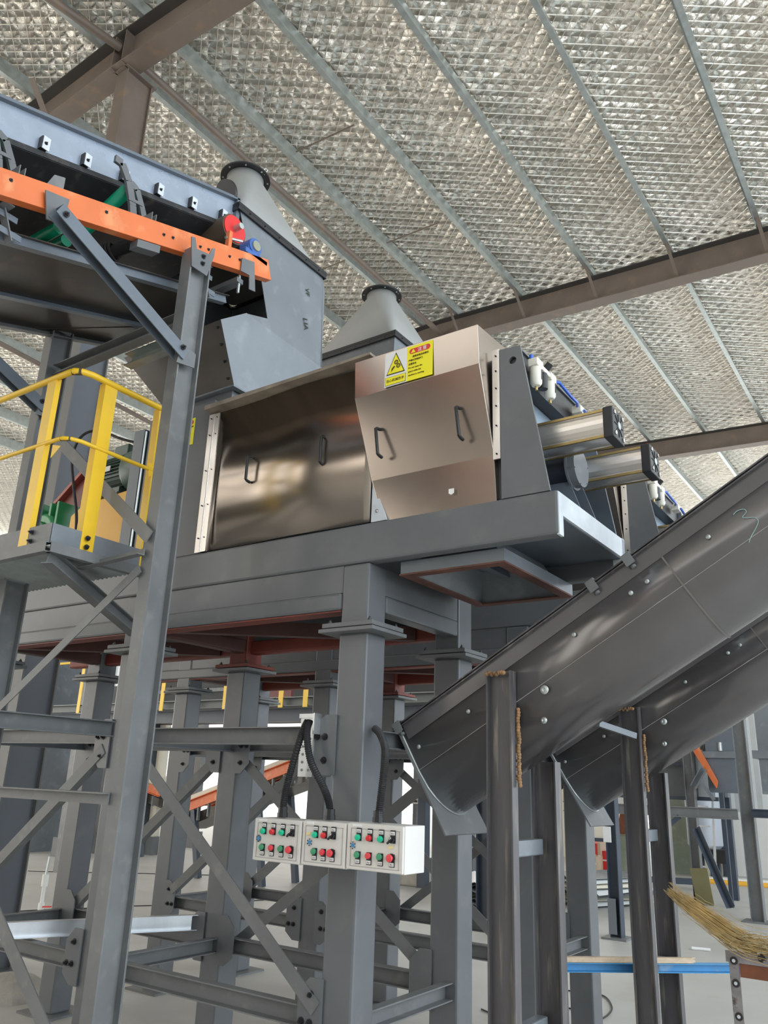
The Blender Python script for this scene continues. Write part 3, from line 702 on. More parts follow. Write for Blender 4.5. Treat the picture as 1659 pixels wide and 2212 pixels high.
# ================================================================== CHUTE WITH CONE DUCT
def make_chute(closed):
    o = thing('inlet_chute', 'grey sheet steel inlet chute with pyramid duct on top, fed by the conveyor', 'chute', (-3.75, 3.45, 3.846))
    Z0, X1, X0 = 3.86, -3.30, -4.20
    fl = MB().plate([(-4.0, 3.06, 3.846), (-3.30, 3.06, 3.846), (-3.30, 3.90, 3.846), (-4.0, 3.90, 3.846)], (0, 0, .012), [[(-3.95, 3.11, 3.846), (-3.34, 3.11, 3.846), (-3.34, 3.85, 3.846), (-3.95, 3.85, 3.846)]]).build('flange', GREYL, o)
    b0 = [V(-3.95, 3.10, Z0), V(-3.335, 3.10, Z0), V(-3.335, 3.85, Z0), V(-3.95, 3.85, Z0)]
    A = V(X1, 2.90, 4.222); AL = V(X0, 2.90, 4.222); c1 = V(-3.285, 3.09, 4.365); c2 = V(-3.285, 3.85, 4.335); L1 = V(X0, 3.09, 4.365); L2 = V(X0, 3.85, 4.335)
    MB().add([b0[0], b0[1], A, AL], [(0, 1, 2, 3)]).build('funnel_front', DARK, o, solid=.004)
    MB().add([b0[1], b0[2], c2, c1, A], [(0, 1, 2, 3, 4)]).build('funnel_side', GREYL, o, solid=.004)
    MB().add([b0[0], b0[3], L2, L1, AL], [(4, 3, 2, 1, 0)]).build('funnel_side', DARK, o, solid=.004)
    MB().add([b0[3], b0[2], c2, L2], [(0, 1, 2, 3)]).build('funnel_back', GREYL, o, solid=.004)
    X1b = -3.29
    sp_ = [(3.09, 4.365), (3.284, 4.43), (3.188, 4.70), (3.04, 4.74), (3.0, 4.93), (2.944, 5.07), (3.78, 5.07), (3.835, 4.96), (3.85, 4.335)]
    if closed: sp_ = [(2.90, 4.222), (2.944, 5.07), (3.78, 5.07), (3.835, 4.96), (3.85, 4.335), (3.09, 4.365)]
    MB().plate([(X1b, y_, z_) for y_, z_ in sp_], (-.004, 0, 0)).build('side_plate', GREYL, o)
    MB().plate([(X0, y_, z_) for y_, z_ in sp_], (.004, 0, 0)).build('side_plate', GREYL, o)
    MB().add([L2, c2, V(X1b, 3.80, 5.07), V(X0, 3.80, 5.07)], [(0, 1, 2, 3)]).build('back_plate', GREYL, o, solid=.004)
    if closed:
        MB().add([AL, A, V(X1b, 2.95, 5.07), V(X0, 2.95, 5.07)], [(0, 1, 2, 3)]).build('front_plate', GREYD, o, solid=.004)
    # rim
    ro = [(X0 - .02, 2.92), (X1b + .02, 2.92), (X1b + .02, 3.82), (X0 - .02, 3.82)]
    ri = [(X0 + .02, 2.96), (X1b - .02, 2.96), (X1b - .02, 3.78), (X0 + .02, 3.78)]
    MB().plate([(a, c, 5.07) for a, c in ro], (0, 0, .010), [[(a, c, 5.07) for a, c in ri]]).build('rim_gasket', BLACK, o)
    MB().plate([(a, c, 5.081) for a, c in ro], (0, 0, .012), [[(a, c, 5.081) for a, c in ri]]).plate([(a, c, 5.04) for a, c in ro], (0, 0, .028), [[(a, c, 5.04) for a, c in [(X0 - .012, 2.928), (X1b + .012, 2.928), (X1b + .012, 3.812), (X0 - .012, 3.812)]]]).build('rim_flange', BLACK, o)
    for i in range(6):
        t = (i + .5) / 6
        bolt(o, (X1b + .016, 2.95 + .85 * t, 5.06), (1, 0, 0), .006, .006, BLACK, 'rim_bolt'); bolt(o, (X0 + .9 * t, 2.925, 5.055), (0, -1, 0), .006, .006, BLACK, 'rim_bolt')
    for t in (.15, .4, .65, .9):
        p = b0[1].lerp(A, t); bolt(o, p + V(-.03, -.004, 0), (0, -1, 0), .006, .006, BLACK, 'seam_bolt')
    # cone
    N = 48; MB().cyl(at(487, 416, 'Y', 2.95), at(487, 416, 'Y', 2.95) + V(0, .02, .012), .085, 28).build('round_opening', BLACK, o, smooth=True) if not closed else None
    cb = V(-3.77, 3.40, 5.79); lo = []; hi = []
    x0_, x1_, y0_, y1_ = X0 + .02, X1b - .015, 2.96, 3.78; rad = .05
    cc = [(x1_ - rad, y1_ - rad, 0), (x0_ + rad, y1_ - rad, 1), (x0_ + rad, y0_ + rad, 2), (x1_ - rad, y0_ + rad, 3)]
    for (ax, ay, qd) in cc:
        for i in range(N // 4):
            a_ = qd * pi / 2 + (pi / 2) * i / (N // 4 - 1)
            lo.append(V(ax + cos(a_) * rad, ay + sin(a_) * rad, 5.093)); hi.append(cb + V(cos(a_) * .135, sin(a_) * .135, 0))
    mid = [a_.lerp(c_, .5) for a_, c_ in zip(lo, hi)]
    cone = MB().quad_solid(lo, hi)
    cone.quad_solid(hi, [v_ + V(0, 0, .05) for v_ in hi])
    MATS_C = mat('cone_grey', (.30, .30, .285), .42, .1, .08, 2)
    k_ = cone.build('duct_cone', MATS_C, o, smooth=True, solid=.004)
    MB().plate(circ(cb + V(0, 0, .05), .185, 'Z', 36), (0, 0, .012), [circ(cb + V(0, 0, .05), .13, 'Z', 36)]).build('duct_flange', BLACK, k_)
    for i in range(8):
        a_ = i * pi / 4; MB().cyl(cb + V(cos(a_) * .165, sin(a_) * .165, .044), cb + V(cos(a_) * .165, sin(a_) * .165, .066), .007, 6).build('flange_bolt', GALV, k_)
    for a_ in (.2, 1.2):
        q = cb + V(cos(a_) * .165, sin(a_) * .165, .05); MB().tube([q, q + V(.01, .02, .05), q + V(-.02, .03, .09), q + V(-.03, .0, .05), q], .003, 6).build('wire_tie', WHITE, k_)
    return o
chute = make_chute(False)
ch2 = make_chute(True); ch2['label'] = 'farther inlet chute, only its pyramid duct and dark rim show above the nearer machine'
ch2.location = Vector(ch2.location) + Vector((0, 1.80, 0))
for s_, (y_, z_), sz in (('AB', (3.62, 4.86), .07), ('LH', (3.62, 4.62), .08)):
    text_part('VF' if s_ == 'AB' else 'LIA', sz * .8, (-3.284, y_, z_), (0, .25, -1), (0, 1, .25), BLKST, chute, 'chalk_mark')

# ================================================================== CONVEYOR
SL = .330; CA = math.atan(SL)
def cz_(z0, y): return z0 + SL * y     # line height at depth y
OB_T = 4.653 - SL * 3.048; OB_B = 4.524 - SL * 3.075
SK_B = 4.927 - .318 * 2.952
def make_conveyor():
    o = thing('belt_conveyor', 'inclined belt conveyor with orange side beam and blue-grey skirt boards', 'conveyor', (-3.65, 1.6, 0))
    ya, yb = -.6, 3.055
    H = (OB_T - OB_B)
    for x, sd in ((-3.105, 1), (-4.33, -1)):
        y2 = yb if sd == 1 else 2.88
        sb = MB(); zc = (OB_T + OB_B) / 2
        sb.chan((x, ya, cz_(zc, ya)), (x, y2, cz_(zc, y2)), .05, H * .945, .007, side=-sd)
        sb = sb.build('side_beam', ORANGE, o, bevel=.002)
        if sd == 1:
            for yy in (1.30, 1.42, 1.9, 2.25, 2.31, 2.50, 2.56, 2.72, 2.80): bolt(sb, (x + .025, yy, cz_(zc + (.02 if yy < 2 else 0), yy)), (1, 0, 0), .006, .004, BLACK)
    # skirts
    for x, sd in ((-3.33, 1), (-4.12, -1)):
        def skz(y, k): return 4.457 - .318 * (1.456) + .318 * y + k
        yA, yB = -.6, 2.95
        sk = MB().plate([(x, yA, skz(yA, 0)), (x, yB, skz(yB, 0)), (x, yB, skz(yB, .20)), (x, yA, skz(yA, .20))], (-.004 * sd, 0, 0)).build('skirt_board', mat('skirt_blue_grey', (.33, .385, .47), .27, .25, .12, 5), o)
        MB().plate([(x + .03 * sd, yA, skz(yA, .20)), (x + .03 * sd, yB, skz(yB, .20)), (x - .05 * sd, yB, skz(yB, .20)), (x - .05 * sd, yA, skz(yA, .20))], (0, 0, .012)).build('skirt_top_flange', BLUEG, sk)
        MB().bar((x + .004 * sd, yA, skz(yA, -.012)), (x + .004 * sd, yB, skz(yB, -.012)), .02, .03).build('rubber_strip', RUBBER, sk)
        if sd == 1:
            for yy in (.5, .8, 1.1, 1.38, 1.647, 1.879, 2.112, 2.345, 2.592, 2.834):
                z = skz(yy, .035)
                cb = MB().box((x + .001, yy - .022, z - .03), (x + .030, yy + .012, z + .042)).build('clamp_block', BLACK, sk)
                MB().box((x + .030, yy - .016, z - .03), (x + .034, yy + .022, z + .045)).build('clamp_face', PRIMER, cb)
                bolt(cb, (x + .034, yy, z + .005), (1, 0, 0), .006, .006)
    MB().plate([(-4.15, -.6, skz(-.6, .212)), (-4.15, 2.9, skz(2.9, .212)), (-3.30, 2.9, skz(2.9, .212)), (-3.30, -.6, skz(-.6, .212))], (0, 0, .006)).build('top_cover', BLUEG, o)
    MB().box((-3.335, 2.93, skz(2.95, -.06)), (-3.30, 2.96, skz(2.95, .215))).build('end_angle', BLUEG, o)
    # belt, troughed
    def bz(y): return skz(y, -.03)
    prof = [(-4.16, .0), (-3.98, -.075), (-3.50, -.075), (-3.32, .0)]
    b = MB()
    for i in range(3):
        (xa, za), (xb, zb) = prof[i], prof[i + 1]
        b.add([(xa, -.6, bz(-.6) + za), (xb, -.6, bz(-.6) + zb), (xb, 2.86, bz(2.86) + zb - .0), (xa, 2.86, bz(2.86) + za)], [(0, 1, 2, 3)])
    b.build('belt', RUBBER, o, solid=.008)
    b = MB().add([(-4.1, -.6, bz(-.6) - .27), (-3.38, -.6, bz(-.6) - .27), (-3.38, 2.86, bz(2.86) - .20), (-4.1, 2.86, bz(2.86) - .20)], [(0, 1, 2, 3)])
    b.build('return_belt', RUBBER, o, solid=.008)
    # head drum
    hz = bz(2.86) - .045
    dr = MB().cyl((-4.10, 2.87, hz), (-3.235, 2.87, hz), .098, 32).build('head_drum', mat('drum_lagging', (.10, .07, .045), .6), o, smooth=True)
    MB().cyl((-3.236, 2.87, hz), (-3.228, 2.87, hz), .088, 32).build('drum_end', RED, dr, smooth=True)
    MB().cyl((-3.33, 2.87, hz), (-3.17, 2.87, hz), .020, 16).build('drum_shaft', GALV, dr, smooth=True)
    oz = cz_(OB_T, 2.93)
    br = MB().box((-3.15, 2.84, oz - .02), (-3.08, 3.03, oz + .012)).cyl((-3.17, 2.92, oz + .06), (-3.08, 2.92, oz + .06), .052, 24).box((-3.15, 2.87, oz), (-3.09, 2.97, oz + .05)).build('bearing_block', BLUE, o, bevel=.003)
    MB().cyl((-3.082, 2.92, oz + .06), (-3.070, 2.92, oz + .06), .032, 20).build('bearing_cap', mat('dull_khaki', (.30, .30, .22), .5), br, smooth=True)
    MB().cyl((-3.11, 2.83, oz + .05), (-3.11, 2.70, oz - .005), .009, 8).build('tension_screw', GALV, br)
    MB().box((-3.12, 2.71, oz - .08), (-3.09, 2.735, oz + .045)).build('screw_bracket', ORANGE, br)
    # idler stands and rollers
    def stand_(y0):
        zb = cz_(OB_T, y0 + .12) + .002
        s1 = MB()
        def zz_(y, k): return cz_(OB_T, y) + k
        path = [(0, .37), (.045, .355), (.10, .26), (.145, .12), (.17, .0)]
        for p, q in zip(path, path[1:]):
            s1.bar((-3.20, y0 + p[0], zz_(y0 + p[0], p[1])), (-3.20, y0 + q[0], zz_(y0 + q[0], q[1])), .018, .042)
        path = [(.13, .27), (.17, .24), (.22, .13), (.27, .0)]
        for p, q in zip(path, path[1:]):
            s1.bar((-3.22, y0 + p[0], zz_(y0 + p[0], p[1])), (-3.22, y0 + q[0], zz_(y0 + q[0], q[1])), .018, .036)
        s1.bar((-3.19, y0 + .11, zz_(y0 + .12, .15)), (-3.19, y0 + .20, zz_(y0 + .20, .14)), .006, .018)
        s1.build('idler_stand', GREY, o)
        MB().chan((-3.22, y0 + .22, zb + .045), (-3.10, y0 + .22, zb + .045), .085, .03, .004, up=(0, 1, 0)).build('stand_foot', GREYD, o)
        MB().cyl((-3.24, y0 + .13, zb + .24), (-3.48, y0 + .06, zb + .02), .036, 16).build('troughing_roller', GREENR, o, smooth=True)
        MB().cyl((-4.18, y0 + .05, zb + .14), (-3.95, y0 - .02, zb - .05), .032, 16).build('troughing_roller', GREENR, o, smooth=True)
        MB().cyl((-3.93, y0, zb - .06), (-3.52, y0, zb - .06), .032, 16).build('troughing_roller', GREENR, o, smooth=True)
    for y0 in (.55, 1.25, 1.97): stand_(y0)
    for y0 in (.95, 1.60):
        b = MB()
        z = cz_(OB_T, y0); b.plate([(-3.16, y0, z), (-3.16, y0 + .10, z + .03), (-3.16, y0 + .10, z + .15), (-3.16, y0 + .05, z + .13)], (-.008, 0, 0))
        b.plate([(-3.16, y0 + .10, z + .03), (-3.24, y0 + .10, z + .03), (-3.24, y0 + .10, z + .15), (-3.16, y0 + .10, z + .15)], (0, .006, 0))
        b.build('triangle_bracket', GREYD, o)
    for y0 in (1.72, .7):
        z = cz_(OB_B, y0) - .03; MB().cyl((-3.16, y0, z), (-4.28, y0, z), .030, 16).build('return_roller', GREENR, o, smooth=True)
        MB().box((-3.12, y0 - .02, z - .02), (-3.09, y0 + .03, z + .01)).build('roller_bracket', GREY, o)
    # coil spring scraper
    pts = []
    c0 = at(268, 535, 'Y', 2.15); c1 = at(212, 558, 'Y', 2.10)
    ax = (c1 - c0); s_, u_, d_ = frame(ax)
    for i in range(73):
        a_ = i / 12 * 2 * pi; pts.append(c0 + ax * (.35 + .65 * i / 72) + (s_ * cos(a_) + u_ * sin(a_)) * .05)
    MB().tube(pts, .008, 6).build('coil_spring', RUBBER, o, smooth=True)
    MB().cyl(c0 - ax * .3, c0 + ax * .9, .035, 14).build('scraper_arm', RUBBER, o, smooth=True)
    MB().plate([(-3.14, 2.10, cz_(OB_B, 2.10) - .05), (-3.14, 2.24, cz_(OB_B, 2.24) - .05), (-3.14, 2.24, cz_(OB_B, 2.24) - .005), (-3.14, 2.10, cz_(OB_B, 2.10) - .005)], (.06, 0, 0)).build('scraper_bracket', GREY, o)
    y_ = 2.85; z_ = cz_(OB_B, y_)
    MB().plate([(-3.075, y_ - .04, z_ + .07), (-3.075, y_ + .06, z_ + .10), (-3.075, y_ + .09, z_ - .09), (-3.075, y_ + .04, z_ - .10), (-3.075, y_ + .03, z_ - .01), (-3.075, y_ - .04, z_ - .02)], (.006, 0, 0)).build('end_bracket', GREY, o)
    MB().bar((-3.10, 2.84, z_ - .06), (-4.2, 2.84, z_ - .06), .05, .03).build('end_cross_bar', GREY, o)
    MB().bar((-3.11, 2.84, z_ - .02), (-3.11, 2.84, z_ - .14), .012, .012).build('scraper_rod', GALV, o)
    # belly pan with angle frames
    def pz(y): return 3.952 + .315 * (y - 1.65)
    MB().add([(-4.28, -.6, pz(-.6)), (-3.20, -.6, pz(-.6)), (-3.20, 2.86, pz(2.86)), (-4.28, 2.86, pz(2.86))], [(0, 1, 2, 3)]).build('belly_pan', DARK, o, solid=.004)
    MB().angle((-3.22, -.6, pz(-.6) - .045), (-3.22, 2.86, pz(2.86) - .045), .04, .045, .005, sx=-1).build('pan_angle', BLUEG, o)
    MB().angle((-3.86, -.6, pz(-.6) - .04), (-3.86, 2.86, pz(2.86) - .04), .04, .04, .005).build('pan_angle', BLUEG, o)
    MB().angle((-4.28, -.6, pz(-.6) - .04), (-4.28, 2.86, pz(2.86) - .04), .04, .04, .005).build('pan_angle', GREYD, o)
    MB().add([(-3.86, 2.86, pz(2.86)), (-4.28, 2.3, pz(2.3)), (-4.28, 2.86, pz(2.86) + .0)], [(0, 1, 2)]).build('pan_corner', DARK, o, solid=.01)
    for y0 in (.6, 1.46, 2.62):
        zt, zb = cz_(OB_B, y0), pz(y0 + .05) - .06
        hg = MB().bar((-3.19, y0, zt), (-3.19, y0 + .06, zb), .006, .05, up=(1, 0, 0)).bar((-3.19, y0, zt), (-3.13, y0, zt), .05, .006).build('pan_hanger', GREYD, o)
        for k in (.2, .75):
            q = V(-3.18, y0, zt).lerp(V(-3.18, y0 + .06, zb), k); MB().box((q.x, q.y - .06, q.z - .015), (q.x + .005, q.y + .06, q.z + .015)).build('hanger_tab', BLUEG, hg)
    # legs (H sections)
    zt = cz_(OB_B, 2.46) + .0
    for x0 in (-3.098, -4.32):
        xc = x0 + .040; w_ = .080
        lg = MB()
        lg.box((xc - w_ / 2, 2.40, 0.015), (xc + w_ / 2, 2.409, zt)).box((xc - w_ / 2, 2.531, .015), (xc + w_ / 2, 2.54, zt)).box((xc - .004, 2.409, .015), (xc + .004, 2.531, zt))
        lg = lg.build('leg', GREYD, o)
        MB().box((xc - .1, 2.36, 0), (xc + .1, 2.58, .015)).build('base_plate', GREY, lg)
        MB().plate([(xc + .045, 2.40, zt - .13), (xc + .045, 2.51, zt - .13), (xc + .045, 2.545, zt + .02), (xc + .045, 2.545, zt + .07), (xc + .045, 2.525, zt + .06), (xc + .045, 2.51, zt + .01), (xc + .045, 2.42, zt - .01), (xc + .045, 2.40, zt + .05), (xc + .045, 2.375, zt + .04)], (.007, 0, 0)).build('fork_plate', GREY, lg)
        for k in (-.03, -.075): bolt(lg, (xc + .052, 2.47, zt + k), (1, 0, 0), .010, .01)
        # knee brace
        ky = 1.62; kz = cz_(OB_B, ky) - .02
        MB().chan((xc + .03, ky, kz), (xc + .03, 2.43, 3.66), .07, .065, .006, up=(1, 0, 0), side=1).build('knee_brace', BLUEG, o)
        MB().plate([(xc + .0, ky - .05, kz + .09), (xc, ky + .07, kz + .12), (xc, ky + .06, kz - .03), (xc, ky - .02, kz - .05)], (-.007, 0, 0)).build('fork_plate', GREY, o)
        MB().plate([(xc + .047, 2.41, 3.72), (xc + .047, 2.50, 3.70), (xc + .047, 2.50, 3.62), (xc + .047, 2.38, 3.60)], (.006, 0, 0)).build('gusset_plate', GREY, o)
        bolt(o, (xc + .07, 2.40, 3.69), (1, 0, 0), .010, .01); bolt(o, (xc + .07, ky + .03, kz - .02), (1, 0, 0), .010, .01)
    yb_ = 2.385
    for (xa, za, xb, zb, w_) in ((-4.24, 1.78, -3.08, 2.52, .045), (-4.24, 1.33, -3.08, .42, .07)):
        MB().bar((xa, yb_ if w_ < .06 else yb_ + .0, za), (xb, yb_, zb), .006, w_, up=(0, 0, 1)).build('cross_brace', GREYD, o)
    MB().angle((-4.24, 2.395, 1.515), (-3.09, 2.395, 1.515), .05, .05, .006, sx=1, sy=-1).build('cross_bar', GREYD, o)
    MB().chan((-4.24, 2.47, 3.93), (-3.10, 2.47, 3.93), .06, .07, .006).build('cross_bar', GREYD, o)
    MB().chan((-3.75, 2.62, 3.93), (-3.28, 2.62, 3.93), .06, .08, .006).build('cross_bar', GALV, o)
    MB().chan((-4.0, 2.30, 2.64), (-3.1, 2.30, 2.64), .05, .05, .006).build('cross_bar', GREYD, o) if False else None
    return o
conv = make_conveyor()

# ================================================================== WALKWAY PLATFORM
def make_platform():
    PXC, PYC = -3.41, 2.104
    o = thing('walkway_platform', 'raised walkway with yellow tube railing left of the near machine', 'platform', (-4.2, 2.5, 2.6))
    b = MB(); x = -5.6; k = 0; st = .019; ys = (PYC + .01, 2.66)
    pts = []
    while x < PXC - .02:
        pts.append((x, 2.600 + (.014 if k % 2 else 0))); x += st; k += 1
    for (xa, za), (xb, zb) in zip(pts, pts[1:]): b.add([(xa, ys[0], za), (xb, ys[0], zb), (xb, ys[1], zb), (xa, ys[1], za)], [(0, 1, 2, 3)])
    b.build('deck', GALV, o, solid=.002)
    MB().chan((-5.6, PYC, 2.60), (PXC, PYC, 2.60), .04, .05, .005, side=-1).build('edge_beam', GREYD, o)
    MB().chan((PXC, PYC, 2.60), (PXC, 2.66, 2.60), .04, .05, .005, side=-1).build('edge_beam', GREYD, o)
    MB().box((PXC - .006, PYC, 2.626), (PXC, 2.66, 2.72)).build('toe_board', GREYL, o)
    MB().box((-5.6, PYC - .003, 2.626), (PXC, PYC + .003, 2.72)).build('toe_board', GREYD, o)
    # rails
    for z, r in ((3.545, .017), (3.17, .011)):
        pts = [(-5.6, PYC, z), (-3.50, PYC, z), (-3.455, PYC + .004, z), (-3.425, PYC + .03, z), (PXC, PYC + .08, z), (PXC, 2.68, z)]
        rl = MB().tube(pts, r, 12).build('top_rail' if z > 3.3 else 'middle_rail', YELLOW, o, smooth=True)
        MB().cyl((-3.47, PYC + .002, z), (-3.425, PYC + .03, z), r * 1.08, 12).build('scorched_joint', mat('scorched_paint', (.10, .075, .05), .8, 0, .5, 20), rl, smooth=True)
    def post(x, y, dx):
        p = MB()
        if dx: p.angle((x, y, 2.60), (x, y, 3.54), .075, .03, .005, up=(0, 1, 0))
        else: p.angle((x, y, 2.60), (x, y, 3.54), .05, .075, .005, up=(0, 1, 0))
        p = p.build('railing_post', YELLOW, o)
        for zz in (2.645, 2.69):
            bolt(p, (x + .035, y - .004, zz) if dx else (x + .012, y + .028, zz), (0, -1, 0) if dx else (1, 0, 0), .009, .012)
        return p
    post(-3.592, PYC - .005, True); post(-4.5, PYC - .005, True)
    post(PXC + .002, 2.268, False); post(PXC + .002, 2.63, False)
    for z in (3.15, 2.96):
        MB().plate([(PXC + .004, 2.60, z + .05), (PXC + .004, 2.64, z + .06), (PXC + .004, 2.64, z), (PXC + .004, 2.61, z - .03)], (.003, 0, 0)).build('post_tab', YELLOW, o) if z > 3.1 else None
    MB().plate([(-3.51, PYC - .008, 3.14), (-3.44, PYC - .008, 3.12), (-3.51, PYC - .008, 3.07)], (0, -.003, 0)).build('post_tab', YELLOW, o)
    MB().tube([(-6.6, 3.0, 3.12), (-5.35, 3.0, 3.10)], .011, 10).build('rear_rail', YELLOW, o, smooth=True)
    # knee brace to the stand and a cross bar
    MB().ibeam((-3.43, PYC + .02, 2.56), at(292, 1362, 'Y', 3.0), .06, .07, .006).build('knee_brace', GREYD, o)
    MB().angle(at(178, 1232, 'Y', 2.38), at(312, 1200, 'Y', 2.385), .04, .035, .005).build('side_bar', GREYD, o)
    MB().angle(at(30, 1257, 'Y', 2.5), at(190, 1222, 'Y', 2.5), .04, .035, .005).build('side_bar', GREYD, o)
    MB().bar(at(128, 952, 'Y', 2.375), at(322, 1160, 'Y', 2.38), .008, .065).build('diagonal_brace', GREYD, o)
    return o
plat = make_platform()

# ================================================================== DRIVE ON THE PLATFORM SIDE
def make_motor():
    o = thing('electric_motor', 'dark green finned electric motor beside the yellow guard box', 'motor', (-4.85, 3.4, 3.43))
    c = V(-4.68, 3.45, 3.66)
    bd = MB().cyl(c - V(.22, 0, 0), c + V(.05, 0, 0), .135, 32); 
    for i in range(36):
        a = i * pi / 18; d = V(0, cos(a), sin(a)); bd.bar(c - V(.22, 0, 0) + d * .145, c + V(.05, 0, 0) + d * .145, .005, .03, up=d)
    bd.build('finned_body', MOTOR, o)
    MB().lathe(c + V(.05, 0, 0), (1, 0, 0), [(0, .162), (.02, .170), (.26, .166), (.30, .150), (.31, .12)], 36).build('fan_cowl', MOTOR, o, smooth=True)
    MB().lathe(c - V(.22, 0, 0), (-1, 0, 0), [(0, .15), (.03, .14), (.05, .06)], 28).build('end_shield', MOTOR, o, smooth=True)
    MB().box(c + V(-.16, -.07, .14), c + V(.0, .05, .23)).build('terminal_box', MOTOR, o, bevel=.01)
    MB().box(c + V(-.20, -.12, -.23), c + V(.03, .12, -.13)).build('foot', MOTOR, o)
    MB().box(c + V(-.13, -.162, -.01), c + V(-.05, -.158, .03)).build('name_plate', WHITE, o)
    return o
make_motor()
o = thing('guard_box', 'yellow sheet metal guard box beside the green motor', 'machine guard', (-4.82, 3.3, 2.812))
MB().plate([(-4.98, 3.20, 2.812), (-4.24, 3.20, 2.812), (-4.24, 3.20, 3.42), (-4.86, 3.20, 3.38), (-4.98, 3.20, 3.32)], (0, .25, 0)).build('shell', YELLOWG, o, bevel=.01)
MB().box((-4.62, 3.17, 3.06), (-4.54, 3.199, 3.085)).build('cable_clip', BLACK, o)
MB().box((-4.9, 3.21, 3.42), (-4.5, 3.44, 3.43)).build('motor_base', GREYL, o)
o = thing('belt_guard', 'maroon slanted belt guard behind the yellow railing', 'machine guard', (-5.35, 3.62, 2.812))
MB().plate([at(80, 1168, 'Y', 3.62), at(82, 1135, 'Y', 3.62), at(186, 1018, 'Y', 3.62), at(205, 1030, 'Y', 3.62), at(200, 1165, 'Y', 3.62)], (0, .14, 0)).build('case', MAROON, o, bevel=.01)
MB().bar(at(80, 1137, 'Y', 3.60), at(188, 1014, 'Y', 3.60), .05, .03).build('edge_strip', mat('red_edge', (.35, .08, .06), .4), o)
MB().box((-5.7, 3.64, 2.812), (-5.6, 3.74, 3.3)).build('guard_foot', MAROON, o)
def make_gearbox():
    o = thing('gear_reducer', 'bright green gear reducer on the platform edge behind the first yellow post', 'gearbox', (-5.35, 3.35, 2.812))
    c = V(-5.42, 3.35, 3.27)
    MB().lathe(c + V(0, -.1, 0), (0, 1, 0), [(0, .14), (.02, .16), (.16, .16), (.18, .14)], 28).box((c.x - .18, 3.27, 3.15), (c.x + .18, 3.44, 3.30)).build('housing', GREEN, o, bevel=.006, smooth=True)
    MB().lathe(c + V(0, -.11, 0), (0, -1, 0), [(0, .09), (.02, .085), (.035, .05)], 24).build('bearing_cover', GREEN, o, smooth=True)
    b = MB()
    for sx in (-.17, -.06, .06, .15): b.plate([(c.x + sx, 3.26, 3.16), (c.x + sx + .025, 3.26, 3.16), (c.x + sx + .025, 3.26, 3.50), (c.x + sx, 3.26, 3.50)], (0, .18, 0))
    b.build('rib', GREEN, o, bevel=.003)
    MB().box((c.x - .2, 3.26, 3.46), (c.x - .06, 3.34, 3.52)).build('lifting_lug', GREEN, o, bevel=.004)
    MB().box((c.x - .22, 3.22, 2.812), (c.x + .22, 3.5, 3.15)).build('pedestal', GREYL, o)
    return o
make_gearbox()
pts = [at(163, 1165, 'Y', 3.0), at(165, 1110, 'Y', 3.0), at(158, 1040, 'Y', 3.05), at(156, 990, 'Y', 3.1), at(170, 950, 'Y', 3.1), at(195, 932, 'Y', 3.15), at(225, 934, 'Y', 3.2), at(262, 948, 'Y', 3.25), at(300, 957, 'Y', 3.3), at(312, 955, 'Y', 3.3)]
tag(MB().tube(smooth_pts(pts), .010, 8).build('power_cable', RUBBER, smooth=True), 'black power cable looping up behind the yellow railing', 'cable')
pts = [at(165, 1170, 'Y', 2.98), at(175, 1120, 'Y', 3.0), at(188, 1080, 'Y', 3.05), at(200, 1020, 'Y', 3.1), at(215, 985, 'Y', 3.25), at(228, 970, 'Y', 3.3)]
tag(MB().tube(smooth_pts(pts), .008, 8).build('power_cable', RUBBER, smooth=True), 'black power cable rising to the green motor terminal box', 'cable')

